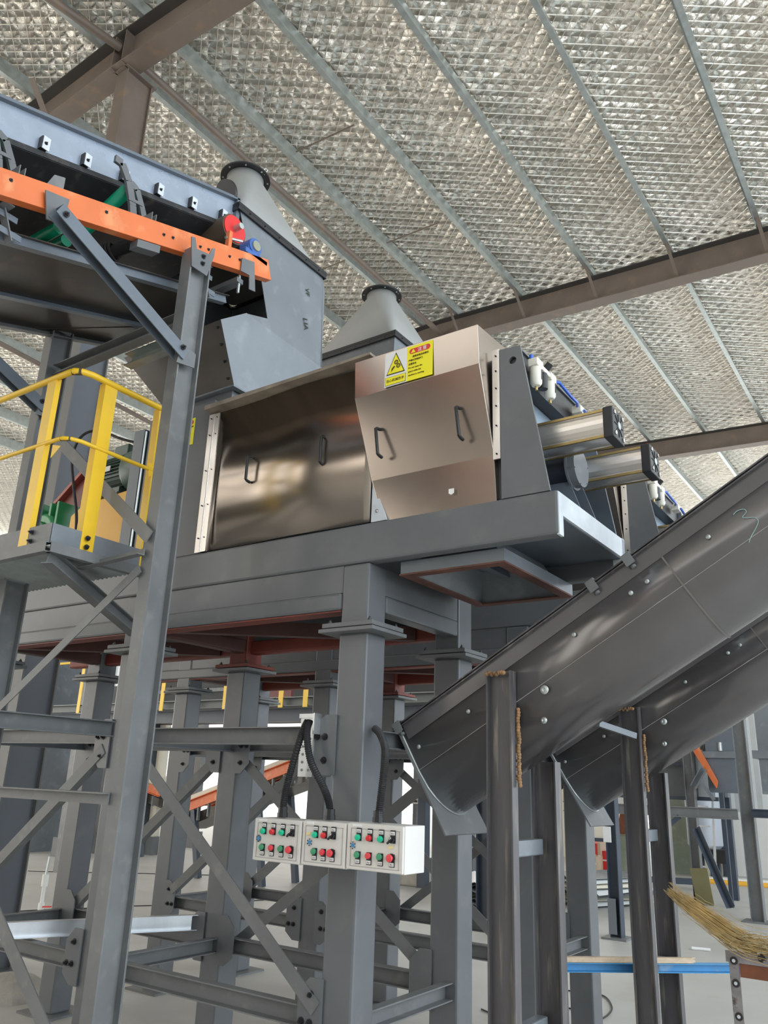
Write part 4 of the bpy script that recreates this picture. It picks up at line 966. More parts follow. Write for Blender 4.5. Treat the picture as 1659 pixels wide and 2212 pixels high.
# ================================================================== TROUGH CONVEYORS
TA = radians(30.75); TD = V(cos(TA), 0, sin(TA)); TU = V(-sin(TA), 0, cos(TA))
def make_trough():
    O = V(-2.259, 3.62, 1.852)          # low end of the rim, centre line
    o = thing('screw_conveyor_trough', 'dark steel inclined screw conveyor trough in front, rising to the right', 'conveyor', (-1.7, 3.62, 0))
    Lg = 4.6; r = .20; side = .225
    def sec(s, rr=r, sd=side, top=0.):
        pts = [O + TD * s + V(0, -rr, 0) - TU * top]
        pts.append(O + TD * s + V(0, -rr, 0) - TU * sd)
        for i in range(3, 22):
            a = pi * i / 24
            pts.append(O + TD * s + V(0, -cos(a) * rr, 0) - TU * (sd + sin(a) * (rr + .02)))
        pts.append(O + TD * s + V(0, rr, 0) - TU * sd); pts.append(O + TD * s + V(0, rr, 0) - TU * top)
        return pts
    b = MB(); S = [0, 1.55, Lg]
    for s0, s1 in zip(S, S[1:]):
        A, B_ = sec(s0), sec(s1); n = len(A)
        b.add(A + B_, [(i, i + 1, n + i + 1, n + i) for i in range(n - 1)])
    tr = b.build('trough_shell', TROUGH, o, smooth=True, solid=.005, sharp=14)
    for sd in (-1, 1):
        MB().cyl(O + V(0, sd * (r + .003), 0) - TU * side, O + TD * Lg + V(0, sd * (r + .003), 0) - TU * side, .0022, 6).build('bend_highlight', mat('fold_highlight', (.45, .44, .43), .2, .8), tr, smooth=True)  # thin bright rod standing in for the highlight along the fold
    for s0 in (1.50, 3.1):
        A = sec(s0 - .004, r + .005); A2 = sec(s0 + .004, r + .005); n = len(A); seam = MB().add(A + A2, [(i, i + 1, n + i + 1, n + i) for i in range(n - 1)]); seam.build('weld_seam', mat('seam_weld', (.20, .19, .18), .5, .5), tr, solid=.002)
    # fold line flange near the top and lid
    for sd in (-1, 1):
        y = O.y + sd * r
        MB().add([O + TD * .02 + V(0, sd * (r + .004), 0) - TU * .072, O + TD * Lg + V(0, sd * (r + .004), 0) - TU * .072, O + TD * Lg + V(0, sd * (r + .004), 0), O + TD * .02 + V(0, sd * (r + .004), 0)], [(0, 1, 2, 3)]).build('skirt_strip', TROUGH, tr, solid=.004)
        MB().bar(O + TD * -.02 + V(0, sd * (r + .008), 0) + TU * .002, O + TD * Lg + V(0, sd * (r + .008), 0) + TU * .002, .03, .006, up=TU).build('rim_flange', TROUGHD, tr)
    lid = MB().bar(O - TD * .03 + TU * .014, O + TD * Lg + TU * .014, 2 * r + .05, .006, up=TU).build('lid', TROUGHD, o)
    for s0 in (.0, 1.18, 1.375, 2.6, 3.4):
        q = O + TD * (s0 + .005) + V(0, -r - .012, 0) + TU * .0
        c = MB().bar(q - TD * .022 + TU * .026, q + TD * .022 + TU * .026, .05, .006, up=TU).bar(q - TD * .022 + TU * .0 + V(0, -.022, 0), q + TD * .022 + TU * .0 + V(0, -.022, 0), .006, .055, up=TU)
        c.cyl(q - TU * .028, q - TU * .04, .012, 12)
        c.build('lid_clamp', GREYD, o, bevel=.002)
    # end plate (carries the inlet), perpendicular to the axis
    e0 = O - TD * .006
    w_ = r + .004
    ep = MB().plate([e0 + V(0, -w_ - .012, 0) + TU * -.01, e0 + V(0, w_ + .0, 0) + TU * -.01, e0 + V(0, w_, 0) - TU * .545, e0 + V(0, -w_ - .012, 0) - TU * .545], -TD * .008)
    ep.build('end_plate', GREYD, o)
    MB().tube([p + TD * -.002 for p in sec(.0, r + .004)], .005, 6).build('end_weld', GALV, o)
    MB().bar(e0 + V(0, -r - .02, 0) - TD * .005, e0 + V(0, -r - .02, 0) - TD * .08 - TU * .0, .03, .006, up=TU).build('lid_tab', TROUGHD, o)
    # bolt heads and patches on the near side (s along axis, d below rim)
    for (px, py) in ((905, 1613), (1012, 1537), (1240, 1371), (1363, 1281), (1398, 1256), (1530, 1160)):
        p = at(px, py, 'Y', O.y - r - .004); MB().lathe(p, (0, -1, 0), [(0, .011), (.004, .010), (.007, .004)], 12).build('rivet', GALV, tr)
    for (px, py), rr_ in (((1176, 1490), .020), ((1175, 1556), .015)):
        p = at(px, py, 'Y', O.y - r - .003); MB().lathe(p, (0, -1, 0), [(0, rr_), (.002, rr_ * .9), (.006, rr_ * .5), (.003, .003)], 14).build('weld_patch', GALV, tr)
    # posts: H sections, near pair and rear pair
    for yc in (3.435, 3.865):
        zt = 2.10 if yc < 3.6 else 1.72
        xa, xb = -1.755, -1.630; fy = .035
        if yc < 3.6: y0, y1 = 3.360, 3.416
        else: y0, y1 = 3.83, 3.90
        yc = (y0 + y1) / 2
        b = MB().box((xa, y0, .012), (xa + .008, y1, zt)).box((xb - .008, y0, .012), (xb, y1, zt)).box((xa + .008, yc - .004, .012), (xb - .008, yc + .004, zt))
        ps = b.build('post', TROUGHD, o)
        MB().box((xa - .06, y0 - .06, 0), (xb + .06, y1 + .06, .012)).build('base_plate', GREY, ps)
        if y0 < 3.6:
            zc = 1.95
            bw = MB(); 
            for i in range(26):
                zz = 1.93 + .0 - i * .013; xx = xb + .012 + random.uniform(-.003, .003)
                bw.lathe((xx, 3.410, zz), (0, -1, 0), [(0, .010), (.006, .008 + random.random() * .004), (.011, .003)], 8)
            bw.build('weld_bead', RUST, ps); bw = MB()
            for i in range(8): bw.lathe((xa + .012 * i + .01, 3.352, zt - .012 + random.uniform(-.006, .006)), (0, -1, 0), [(0, .011), (.006, .008), (.011, .003)], 8)
            bw.build('weld_bead', RUST, ps)
            MB().bar((xa + .004, 3.366, zt - .45), (xa + .004, 3.366, zt - .0), .003, .004).build('weld_seam', GALV, ps)
    for z in (1.335, .60):
        MB().box((-1.755, 3.416, z - .035), (-1.700, 3.83, z + .035)).build('cross_strut', GREYL, o, bevel=.006)
    MB().box((-1.75, 3.83, 2.0), (-1.70, 3.835, 2.05)).build('strut_stub', GREYL, o) if False else None
    return o
tro = make_trough()
MB().tube(smooth_pts([at(x_, y_, 'Y', 3.62 - .2045) for x_, y_ in ((1584, 1112), (1592, 1104), (1606, 1100), (1612, 1106), (1604, 1117), (1612, 1119), (1630, 1118), (1638, 1126), (1632, 1142), (1622, 1160), (1618, 1172))], 5), .0016, 6).build('chalk_mark', mat('teal_chalk', (.30, .48, .46), .8), tro)
tr2 = copy_tree(tro, (0, 1.80, 0), 'dark steel inclined screw conveyor trough farther back, partly hidden by the front one')
for ch in tr2.children_recursive:
    if ch.name.startswith('chalk_mark'): bpy.data.objects.remove(ch)
tag(MB().bar(at(1292, 1563, 'Y', 4.9), at(1372, 1590, 'Y', 5.15), .03, .035).build('tie_bar', GREYL), 'short flat grey tie bar between the two inclined troughs', 'bar')

# ================================================================== CONTROL BOXES
def control_box(x0, x1, z0, z1, label, cols, keyx, no_third=False):
    yF, yBk = 2.885, 3.045
    o = thing('control_box', label, 'control box', ((x0 + x1) / 2, 2.96, z0), 'control boxes on the front column')
    MB().box((x0 + .001, yF + .012, z0), (x1 - .001, yBk, z1)).build('enclosure', CREAM, o, bevel=.003)
    d = MB().box((x0 + .003, yF, z0 + .002), (x1 - .003, yF + .011, z1 - .002)).build('door', CREAM, o, bevel=.004)
    W, Hh = x1 - x0, z1 - z0
    ix0, ix1, iz0, iz1 = x0 + W * .085, x1 - W * .07, z0 + Hh * .085, z1 - Hh * .11
    fr = MB(); t = .0015
    fr.box((ix0, yF - .0022, iz0), (ix0 + t, yF, iz1)).box((ix1 - t, yF - .0022, iz0), (ix1, yF, iz1)).box((ix0, yF - .0022, iz0), (ix1, yF, iz0 + t)).box((ix0, yF - .0022, iz1 - t), (ix1, yF, iz1))
    fr.build('panel_groove', mat('groove_grey', (.35, .34, .32), .6), d)
    MB().box((ix0 + .006, yF - .002, z1 - Hh * .075), (ix0 + W * .18, yF, z1 - Hh * .02)).build('name_strip', WHITE, d)
    zt, zb = z0 + Hh * .70, z0 + Hh * .33
    def unit(x, z, kind, top):
        bz0, bz1 = (z - .013, z + .036) if top else (z - .034, z + .013)
        bk = MB().box((x - .0115, yF - .004, bz0), (x + .0125, yF, bz1)).build('switch_plate', BLACK, d)
        lz = z + .018 if top else z - .031
        lb = MB().box((x - .0100, yF - .005, lz), (x + .0105, yF - .003, lz + .013)).build('switch_label', WHITE, bk)
        text_part('启动' if kind in ('LG', 'BG') else '停止', .0075, (x - .007, yF - .0052, lz + .003), (1, 0, 0), (0, 0, 1), mat('grey_ink', (.25, .25, .27), .6), lb)
        if kind == 'SEL':
            k = MB().cyl((x, yF - .004, z), (x, yF - .016, z), .0115, 20).build('selector_switch', BLACK, bk, smooth=True)
            MB().bar((x + .007, yF - .020, z + .007), (x - .015, yF - .020, z - .014), .008, .010, up=(0, 1, 0)).build('selector_lever', BLACK, k, bevel=.002)
            MB().bar((x - .001, yF - .0256, z + .003), (x + .006, yF - .0256, z + .010), .003, .001, up=(0, 1, 0)).build('pointer_mark', WHITE, k)
        else:
            mm = {'LG': LGREEN, 'LR': LRED, 'BG': BGREEN, 'BR': BRED, 'EM': BRED}[kind]
            r = .0125 if kind != 'EM' else .0155; h = .014 if kind[0] == 'L' else (.012 if kind != 'EM' else .022)
            MB().cyl((x, yF - .003, z), (x, yF - .007, z), r + .001, 20).build('bezel', BLACK, bk, smooth=True)
            MB().lathe((x, yF - .006, z), (0, -1, 0), [(0, r * (.95 if kind != 'EM' else .5)), (h * .7, r), (h * .95, r * .85), (h, r * .4)], 22).build({'L': 'indicator_lamp', 'B': 'push_button', 'E': 'emergency_stop'}[kind[0]], mm, bk, smooth=True)
    tx = x0 + W * (.12 if keyx < .1 and x0 < -2.5 else (.10 if keyx > .1 else .74)); tz = z0 + Hh * (.66 if x0 < -2.3 else .50)
    MB().plate([(tx, yF - .0016, tz), (tx + .026, yF - .0016, tz + .004), (tx + .027, yF - .0016, tz + .016), (tx + .001, yF - .0016, tz + .012)], (0, -.0005, 0)).build('yellow_tag', mat('pale_yellow_tape', (.85, .72, .35), .6), d)
    n = len(cols)
    for i, (kt, kb) in enumerate(cols):
        fx = ix0 + (ix1 - ix0) * ((.17 + .70 * i / (n - 1)) if n == 4 else (.29 + .235 * i))
        unit(fx, zt, kt, True); unit(fx - .002, zb, kb, False)
    kx = ix0 + (ix1 - ix0) * keyx
    kz = z0 + Hh * .52
    k = MB().cyl((kx, yF, kz), (kx, yF - .005, kz), .015, 20).build('door_lock', CHROME, d, smooth=True)
    MB().cyl((kx, yF - .005, kz), (kx, yF - .007, kz), .008, 16).build('lock_key_slot', KEYBLUE, k)
    b = MB()
    for i in range(6):
        a = i * pi / 3 + .5; b.plate(circ((kx + cos(a) * .0125, yF - .0052, kz + sin(a) * .0125), .0028, n=6), (0, -.0006, 0))
    b.build('lock_pattern', BLACK, k)
    return o
control_box(-2.681, -2.402, 1.250, 1.428, 'cream control box, leftmost of three on the column, four columns of green and red buttons', [('LG', 'BG'), ('LR', 'BR'), ('LG', 'BG'), ('SEL', 'EM')], .055)
control_box(-2.400, -2.161, 1.2525, 1.431, 'cream control box, middle of three, with three columns of green and red buttons', [('LG', 'BG'), ('LR', 'BR'), ('SEL', 'EM')], .14)
control_box(-2.159, -1.875, 1.2555, 1.435, 'cream control box, rightmost of three, its blank side facing the troughs', [('LG', 'BG'), ('LR', 'BR'), ('LG', 'BG'), ('SEL', 'EM')], .055)
# corrugated conduits
def conduit(pts, label):
    P = smooth_pts(pts, 26)
    o = thing('conduit', label, 'cable conduit', tuple(P[-1]), 'corrugated conduits to the control boxes')
    k = len(P); tp = [1 + (.14 if i % 2 else -.10) for i in range(k)]
    MB().tube(P, .0155, 10, tp).build('hose', RUBBER, o)
    e = V(P[-1]); MB().cyl(e + V(0, 0, .045), e + V(0, 0, .02), .021, 8).cyl(e + V(0, 0, .02), e + V(0, 0, .0), .024, 8).build('gland', BLACK, o)
    return o
conduit([(-2.51, 3.01, 1.86), (-2.52, 2.985, 1.80), (-2.555, 2.97, 1.65), (-2.575, 2.96, 1.54), (-2.583, 2.96, 1.432)], 'black corrugated hose into the left control box')
conduit([(-2.50, 3.01, 1.86), (-2.49, 2.985, 1.80), (-2.45, 2.975, 1.68), (-2.36, 2.965, 1.57), (-2.318, 2.96, 1.50), (-2.310, 2.96, 1.435)], 'black corrugated hose into the middle control box, bending right beside the column')
conduit([(-2.20, 3.12, 1.83), (-2.14, 3.08, 1.80), (-2.07, 3.02, 1.73), (-2.04, 2.97, 1.64), (-2.045, 2.96, 1.53), (-2.055, 2.96, 1.439)], 'black corrugated hose into the right control box from behind the column')
for (x, z) in ((-2.37, 1.431), (-2.33 + .1, 1.431), (-2.13, 1.435), (-2.09, 1.435)):
    pass
# galvanised trunking behind the conduits
o = thing('cable_trunking', 'bright galvanised open cable trunking hanging behind the hoses, left of the front column', 'cable trunking', (-2.52, 3.05, 1.60))
MB().chan((-2.535, 3.055, 1.61), (-2.535, 3.055, 1.875), .085, .03, .002, up=(0, 1, 0)).build('trunking_body', GALVB, o)
MB().box((-2.585, 3.035, 1.875), (-2.47, 3.055, 1.895)).box((-2.47, 3.0, 1.80), (-2.463, 3.06, 1.895)).build('trunking_lip', GALVB, o)
b = MB()
for i in range(5):
    for xx in (-2.555, -2.515): b.plate(circ((xx, 3.0385, 1.64 + i * .035), .006, n=10), (0, -.001, 0))
b.build('trunking_holes', mat('hole_dark', (.3, .3, .3), .6), o)

# ================================================================== LOOSE STEEL AND THINGS ON THE FLOOR
p, q = V(-4.60, 2.945, .735), V(-4.02, 4.05, .735)
d = (q - p).normalized()
tag(MB().chan(p - d * 1.6, q + d * .02, .05, .085, .003, side=1).build('loose_channel', GALVB), 'bright galvanised channel lying loose across the lower rails', 'steel channel')
tag(MB().chan((-3.96, 1.6, 1.832), (-3.96, 3.03, 1.832), .05, .085, .006, side=1).build('tie_beam', GREYD), 'mottled grey channel tying the conveyor legs to the machine stand', 'steel beam')

o = thing('stub_beam', 'blue painted steel bar resting on the trough strut, under the wooden batten', 'steel bar', tuple(at(1400, 2090, 'Z', .58)))
p, q = at(1150, 2088, 'Z', .60), at(1638, 2092, 'Z', .60)
MB().chan(p, q, .05, .050, .004).build('bar', SKYBLUE, o, bevel=.002)
p2, q2 = p.lerp(q, .03) + V(0, 0, .041), p.lerp(q, .70) + V(0, 0, .041)
s_ = (q2 - p2).normalized()
bt = MB(); k = 14; 
bt.bar(p2, q2, .035, .028)
for i in range(7):
    e = q2 + V(0, random.uniform(-.012, .012), random.uniform(-.012, .012)); bt.bar(e - s_ * .02, e + s_ * random.uniform(.005, .025), .008, .006)
tag(bt.build('wooden_batten', WOOD), 'raw wooden batten with splintered end lying on the blue bar', 'wood')

# straw broom lying on a perforated steel frame, bottom right
YP = 4.6
o = thing('perforated_frame', 'rusty perforated flat bar frame at the lower right corner', 'steel frame', tuple(at(1590, 2150, 'Y', YP)))
fr = MB()
a0, a1 = at(1566, 2052, 'Y', YP), at(1700, 2070, 'Y', YP)
v1 = at(1602, 2400, 'Y', YP); v1.z = .02; v0 = at(1584, 2060, 'Y', YP)
fm = mat('burnt_bar', (.30, .28, .28), .5, .3, .35, 9, dirt=(.08, .05, .04), dirt_amt=.9)
MB().plate([a0, a1, a1 - V(0, 0, .05), a0 - V(0, 0, .05)], (0, .006, 0)).build('top_bar', fm, o)
MB().box((v0.x - .026, YP + .006, 0), (v0.x + .020, YP + .012, v0.z)).build('upright_bar', fm, o)
pq = at(1645, 2070, 'Y', YP)
for pp in (V(v0.x, YP, v0.z - .03), V(v0.x, YP, .74), V(v0.x, YP, .60), pq):
    bk_ = MB().plate(circ(pp + V(0, -.001, 0), .018, n=14), (0, -.003, 0)).build('burn_mark', mat('burnt_ring', (.03, .025, .022), .6), o)
    if pp is not pq: MB().plate(circ(pp + V(0, -.005, 0), .008, n=12), (0, -.002, 0)).build('bolt_hole', PRIMER, bk_)
MB().box((a0.x + .06, YP + .004, a0.z - .11), (a1.x, YP + .05, a0.z - .052)).build('rusted_angle', RUSTY, o)
cl = [at(1700, 2062, 'Y', YP + .02), at(1650, 2050, 'Y', YP + .02), at(1600, 2035, 'Y', YP + .02), at(1550, 2000, 'Y', YP + .02), at(1500, 1965, 'Y', YP + .02), at(1465, 1938, 'Y', YP + .02), at(1440, 1915, 'Y', YP + .02)]
cl = smooth_pts(cl, 4); n = len(cl)
for grp, (mm, cnt, lb) in enumerate(((STRAW, 230, 'bundle of dry straw twigs of a yard broom lying on the perforated frame'), (STRAWG, 120, 'greyish frayed straw binding at the thick end of the twig broom'))):
    b = MB()
    for i in range(cnt):
        if grp == 0:
            ln = random.uniform(.55, 1.0); a0_ = random.uniform(0, .35); oy, oz = random.gauss(0, .7), random.gauss(0, .7)
            pts = []
            for j in range(n):
                t = j / (n - 1)
                if t < a0_ or t > ln: continue
                wd = .040 * (1 - .55 * t) + .004
                pts.append(cl[j] + V(oy * wd * .4, oy * wd, oz * wd + random.gauss(0, .002) - .0))
            if len(pts) > 2: b.tube(pts, .0013, 3)
        else:
            t = random.uniform(0, .42); j = int(t * (n - 1)); c0 = cl[j]
            dd = V(random.gauss(0, 1), random.gauss(0, .5), random.gauss(0, .6)).normalized() * random.uniform(.02, .06)
            st = c0 + V(random.gauss(0, .02), random.gauss(0, .018), random.gauss(0, .018))
            b.tube([st - dd, st + V(0, 0, random.uniform(-.008, .012)), st + dd], .0018, 3)
    oo = b.build('straw_bundle' if grp == 0 else 'straw_binding', mm); tag(oo, lb, 'straw', kind='stuff')
MB_ = MB()
# coil of light hose on the floor between the columns
def coil(name, c, r, m, label, turns=3, th=.008):
    P = []
    for i in range(turns * 24 + 1):
        a = i / 24 * 2 * pi; rr = r * (1 - .10 * (i / 24)) ; P.append(V(c.x + cos(a) * rr * 1.2 + .02 * sin(3 * a), c.y + sin(a) * rr * .8, th + .006 * (i / 24)))
    tag(MB().tube(P, th, 6).build(name, m, smooth=True), label, 'coil')
coil('hose_coil', at(285, 2088, 'Z', 0), .17, PVC, 'pale coiled wire lying on the floor left of the second-row column', 4, .006)
coil('tool_heap_cable', at(290, 2080, 'Z', 0), .07, KEYBLUE, 'small blue and yellow cable tangle inside the pale wire coil', 3, .007)
# black cable loops at lower right
for (pts, lb) in (([(1282, 2100), (1292, 2120), (1280, 2140), (1310, 2155), (1322, 2180), (1300, 2200), (1275, 2192)], 'thin black cable looping on the floor beside the rear trough post'),
                  ([(1155, 2140), (1190, 2142), (1230, 2140), (1275, 2150)], 'black cable on the floor between trough posts, upper one'),
                  ([(1155, 2175), (1190, 2172), (1240, 2180), (1278, 2190)], 'black cable on the floor between trough posts, lower one'),
                  ([(1040, 2180), (1070, 2190), (1110, 2182), (1150, 2186)], 'dark bent rod on the floor beside the front trough post')):
    P = smooth_pts([at(x, y, 'Z', .008) for x, y in pts], 6)
    tag(MB().tube(P, .006, 6).build('floor_cable', RUBBER, smooth=True), lb, 'cable', 'loose cables on the floor')
# long joints / cables across the far floor
for (a, c, lb) in (((60, 1882), (560, 1892), 'thin dark cable crossing the far floor on the left, upper'), ((50, 1968), (640, 1942), 'thin dark cable crossing the floor on the left, lower')):
    P, Q = at(*a, 'Z', .004), at(*c, 'Z', .004)
    P = [P.lerp(Q, i / 12) + V(random.gauss(0, .03), random.gauss(0, .03), 0) for i in range(13)]
    tag(MB().tube(smooth_pts(P, 4), .007, 5).build('floor_cable', RUBBER), lb, 'cable', 'loose cables on the floor')
# standing plastic pipe with red-handled valve
pb = at(82, 2003, 'Z', 0)
o = thing('water_pipe', 'white plastic riser pipe with a red lever valve standing on the floor at left', 'pipe', tuple(pb))
MB().cyl(pb, pb + V(0, 0, .42), .020, 14).build('riser', PVC, o, smooth=True)
MB().cyl(pb + V(0, 0, .15), pb + V(0, 0, .24), .032, 14).build('valve_body', PVC, o, smooth=True)
MB().bar(pb + V(.02, 0, .2), pb + V(.13, .03, .21), .02, .012).build('valve_lever', RED, o)
MB().cyl(pb + V(0, 0, .40), pb + V(0, 0, .52), .034, 14).build('coupling', PVC, o, smooth=True)
MB().bar(pb + V(0, 0, .52), pb + V(.02, 0, .70), .02, .02).build('tap_spindle', GALV, o)
# broken concrete block behind the columns
cb_ = at(885, 1912, 'Z', 0)
b = MB().box((cb_.x - .45, cb_.y - .15, 0), (cb_.x + .35, cb_.y + .35, .22)); 
tag(b.build('concrete_block', CONCB, bevel=.03), 'rough concrete footing block around a far column base', 'concrete block')
cpb = at(15, 2150, 'Z', 0)
tag(MB().lathe(cpb, (0, 0, 1), [(0, .33), (.06, .28), (.12, .18), (.15, .04)], 14).build('rubble_heap', CONCB), 'small heap of grey rubble on the floor at the lower left', 'rubble')
# sheet stacks
def sheet(c, sx, sy, ang, z, m, label, group, waves=8, amp=.03):
    b = MB(); d = V(cos(ang), sin(ang), 0); e = V(-sin(ang), cos(ang), 0)
    for i in range(waves * 2):
        xa, xb = -sx / 2 + sx * i / (waves * 2), -sx / 2 + sx * (i + 1) / (waves * 2)
        za, zb = z + (amp if i % 2 else 0), z + (amp if (i + 1) % 2 else 0)
        A, B_ = c + d * xa, c + d * xb
        b.add([A - e * sy / 2 + V(0, 0, za), B_ - e * sy / 2 + V(0, 0, zb), B_ + e * sy / 2 + V(0, 0, zb + .02), A + e * sy / 2 + V(0, 0, za + .02)], [(0, 1, 2, 3)])
    o = b.build('profiled_sheet', m, solid=.006); tag(o, label, 'metal sheet', group); return o
c = at(1062, 1950, 'Z', 0); c.z = 0
for i in range(6):
    sheet(c + V(random.uniform(-.05, .05), random.uniform(-.1, .1), 0), 1.3, 1.3, .45 + random.uniform(-.06, .06), .03 + .055 * i, SHEET if i == 5 else GREYD, 'folded metal sheet in the stack behind the front trough, %s from the bottom' % ['first', 'second', 'third', 'fourth', 'fifth', 'sixth'][i], 'stack of folded sheets')
c = at(1306, 1955, 'Z', 0)
for i in range(7):
    sheet(c + V(random.uniform(-.08, .08), random.uniform(-.12, .12), 0), .75, 1.3, -.5 + random.uniform(-.25, .25), .03 + .06 * i, [SHEET, CREAMP, GREYD, SHEET, CREAMP, SHEET, GALVB][i], 'scrap profiled sheet in the loose heap between the trough posts, layer %s up' % ['one', 'two', 'three', 'four', 'five', 'six', 'seven'][i], 'heap of scrap sheets')
# fluorescent tube / stick on the floor
tube_thing('plastic_stick', at(1494, 2048, 'Z', .015), at(1535, 2052, 'Z', .015), .016, WHITE, 'short white plastic stick lying on the floor at right', 'stick')
tube_thing('plastic_stick', at(1018, 1898, 'Z', .03), at(1031, 1902, 'Z', .03), .04, WHITE, 'short white tube lying on the far floor by a slim column', 'stick')

# ================================================================== BACKGROUND RIGHT
def hcol(name, px, py, h, wx, wy, m, label, cat='column'):
    p = at(px, py, 'Z', 0)
    o = thing(name, label, cat, tuple(p))
    b = MB().box((p.x - wx / 2, p.y - wy / 2, .02), (p.x - wx / 2 + .01, p.y + wy / 2, h)).box((p.x + wx / 2 - .01, p.y - wy / 2, .02), (p.x + wx / 2, p.y + wy / 2, h)).box((p.x - wx / 2 + .01, p.y - .005, .02), (p.x + wx / 2 - .01, p.y + .005, h))
    b.build('shaft', m, o)
    MB().box((p.x - wx * 1.1, p.y - wy * 1.1, 0), (p.x + wx * 1.1, p.y + wy * 1.1, .02)).build('base_plate', GREYD, o)
    return o, p
DKB = mat('dark_blue_steel', (.05, .065, .09), .4, 0, .15, 4)
c1, pc1 = hcol('slim_column', 1335, 2028, 2.6, .13, .13, DKB, 'dark slim steel column standing behind the second trough post')
MB().box((pc1.x - .075, pc1.y - .075, .05), (pc1.x + .02, pc1.y - .068, .42)).build('splice_plate', GREYL, c1)
c2, pc2 = hcol('slim_column', 1512, 1952, 2.9, .14, .14, GREYD, 'grey slim column in front of the ladder with an olive sheet at its foot')
c3, pc3 = hcol('slim_column', 1640, 1993, 4.2, .17, .14, GREYD, 'grey steel column nearest the right edge, by the white wall')
c4, pc4 = hcol('slim_column', 1047, 1990, 2.3, .16, .16, DKB, 'dark column seen between the end plate and the front trough post')
b = MB().ibeam((pc1.x - 1.6, 12.4, 1.345), (pc3.x - .08, 12.4, 1.345), .10, .14, .012)
tag(b.build('cross_beam', GREYD), 'long grey horizontal I-beam joined to the column near the right edge', 'steel beam')
b = MB().ibeam((pc3.x + .09, 12.4, 1.37), (pc3.x + 3, 12.4, 1.37), .10, .11, .012)
tag(b.build('cross_beam', DKB), 'dark horizontal beam right of the column at the right edge', 'steel beam')
p, q = at(1530, 1790, 'Y', 13.4), at(1578, 1962, 'Y', 13.4)
tag(MB().angle(at(1502, 1790, 'Y', 13.6), q, .09, .09, .01).build('leaning_prop', DKB), 'dark angle prop leaning from the slim column down to the floor', 'prop')
tag(MB().bar(at(1428, 1796, 'Y', 12.4), at(1468, 1764, 'Y', 12.4), .05, .06).build('corner_brace', DKB), 'short dark corner brace under the long I-beam', 'brace')
tag(MB().bar(at(1330, 1895, 'Z', .12), at(1505, 1905, 'Z', .12), .06, .10).build('floor_beam', DKB), 'low dark bar near the floor between two slim columns', 'steel bar')
b = MB().plate([at(1490, 1875, 'Y', 13.9), at(1527, 1876, 'Y', 13.9), at(1543, 1957, 'Y', 13.9), at(1506, 1955, 'Y', 13.9)], (0, .03, 0))
tag(b.build('olive_board', OLIVE), 'olive green board leaning at the foot of the slim column', 'board')
# upper hopper with orange conveyor beyond
o = thing('far_hopper', 'dark grey hopper with an orange beam seen under the second trough at right', 'hopper', (-3.8, 14.5, 1.5))
MB().box((-4.9, 14.3, 1.55), (-3.62, 15.4, 2.75)).build('hopper_body', mat('far_grey', (.13, .14, .145), .5), o)
MB().plate([at(1488, 1608, 'Y', 13.9), at(1503, 1605, 'Y', 13.9), at(1549, 1688, 'Y', 13.9), at(1547, 1702, 'Y', 13.9)], (0, .08, 0)).build('orange_beam', ORANGE, o)
MB().chan(at(1498, 1700, 'Y', 13.85), at(1520, 1660, 'Y', 13.85), .08, .09, .01).build('strut', GREYL, o)
MB().bar(at(1515, 1690, 'Y', 13.85), at(1543, 1728, 'Y', 13.85), .04, .05).build('strut', GREYL, o)
MB().bar((-4.9, 14.15, 1.52), (-3.28, 14.15, 1.52), .06, .06).build('base_bar', DKB, o)
MB().bar((-4.9, 14.15, 2.05), (-3.75, 14.15, 2.05), .05, .05).build('rib_bar', DKB, o)
for xx in (-4.85, -3.33): MB().bar((xx, 14.9, 0), (xx, 14.9, 1.55), .1, .1).build('hopper_leg', DKB, o)
rb = MB()
for i in range(6): q0 = at(1515 + i * 5.0, 1620 + i * 9.5, 'Y', 14.1); rb.bar(q0, q0 + V(.02, 0, .22), .03, .04)
rb.build('side_rollers', GREYD, o)
# tank with ladder
tp = at(1515, 1885, 'Z', 0)
tp = V(at(1527, 1860, 'Y', 18.3).x, 18.3, 0)
o = thing('storage_tank', 'grey upright cylindrical tank behind the ladder at right', 'tank', tuple(tp))
MB().lathe(tp + V(0, 0, .45), (0, 0, 1), [(0, .18), (.12, .30), (.16, .34), (1.5, .34), (1.7, .2)], 32).build('shell', TANKM, o, smooth=True)
for a in range(4): MB().cyl(tp + V(cos(a * pi / 2 + .6) * .24, sin(a * pi / 2 + .6) * .24, 0), tp + V(cos(a * pi / 2 + .6) * .24, sin(a * pi / 2 + .6) * .24, .6), .04, 10).build('leg', DKB, o)
MB().box(tp + V(.15, -.3, .30), tp + V(.5, .1, .55)).build('outlet_box', BLACK, o)
o = thing('ladder', 'pale aluminium ladder standing in front of the grey tank', 'ladder', tuple(at(1520, 1890, 'Z', 0)))
ya = 17.2
for px in (1494, 1540): MB().bar(V(at(px + 5, 1890, 'Y', ya).x, ya, .0), V(at(px, 1765, 'Y', ya).x, ya + .1, 1.5), .035, .06).build('stile', GALVB, o)
for i in range(4):
    z = .28 + i * .36; t = z / 1.5
    xa, xb = at(1499 - 5 * t, 1890, 'Y', ya).x, at(1545 - 5 * t, 1890, 'Y', ya).x
    MB().bar((xa, ya + .1 * t, z), (xb, ya + .1 * t, z), .035, .03).build('rung', GALVB, o)
# murky board left of ladder
tag(MB().box((at(1424, 1870, 'Y', 18.6).x, 18.6, 0.0), (at(1499, 1870, 'Y', 18.6).x, 18.7, 1.5)).build('large_board', MURK), 'large dull green smeared board standing left of the ladder', 'board')
tag(MB().box((-11.5, 20.4, .0), (-6.9, 20.55, 1.7)).build('partition_board', CREAMP), 'cream partition board behind the red boxes', 'partition')
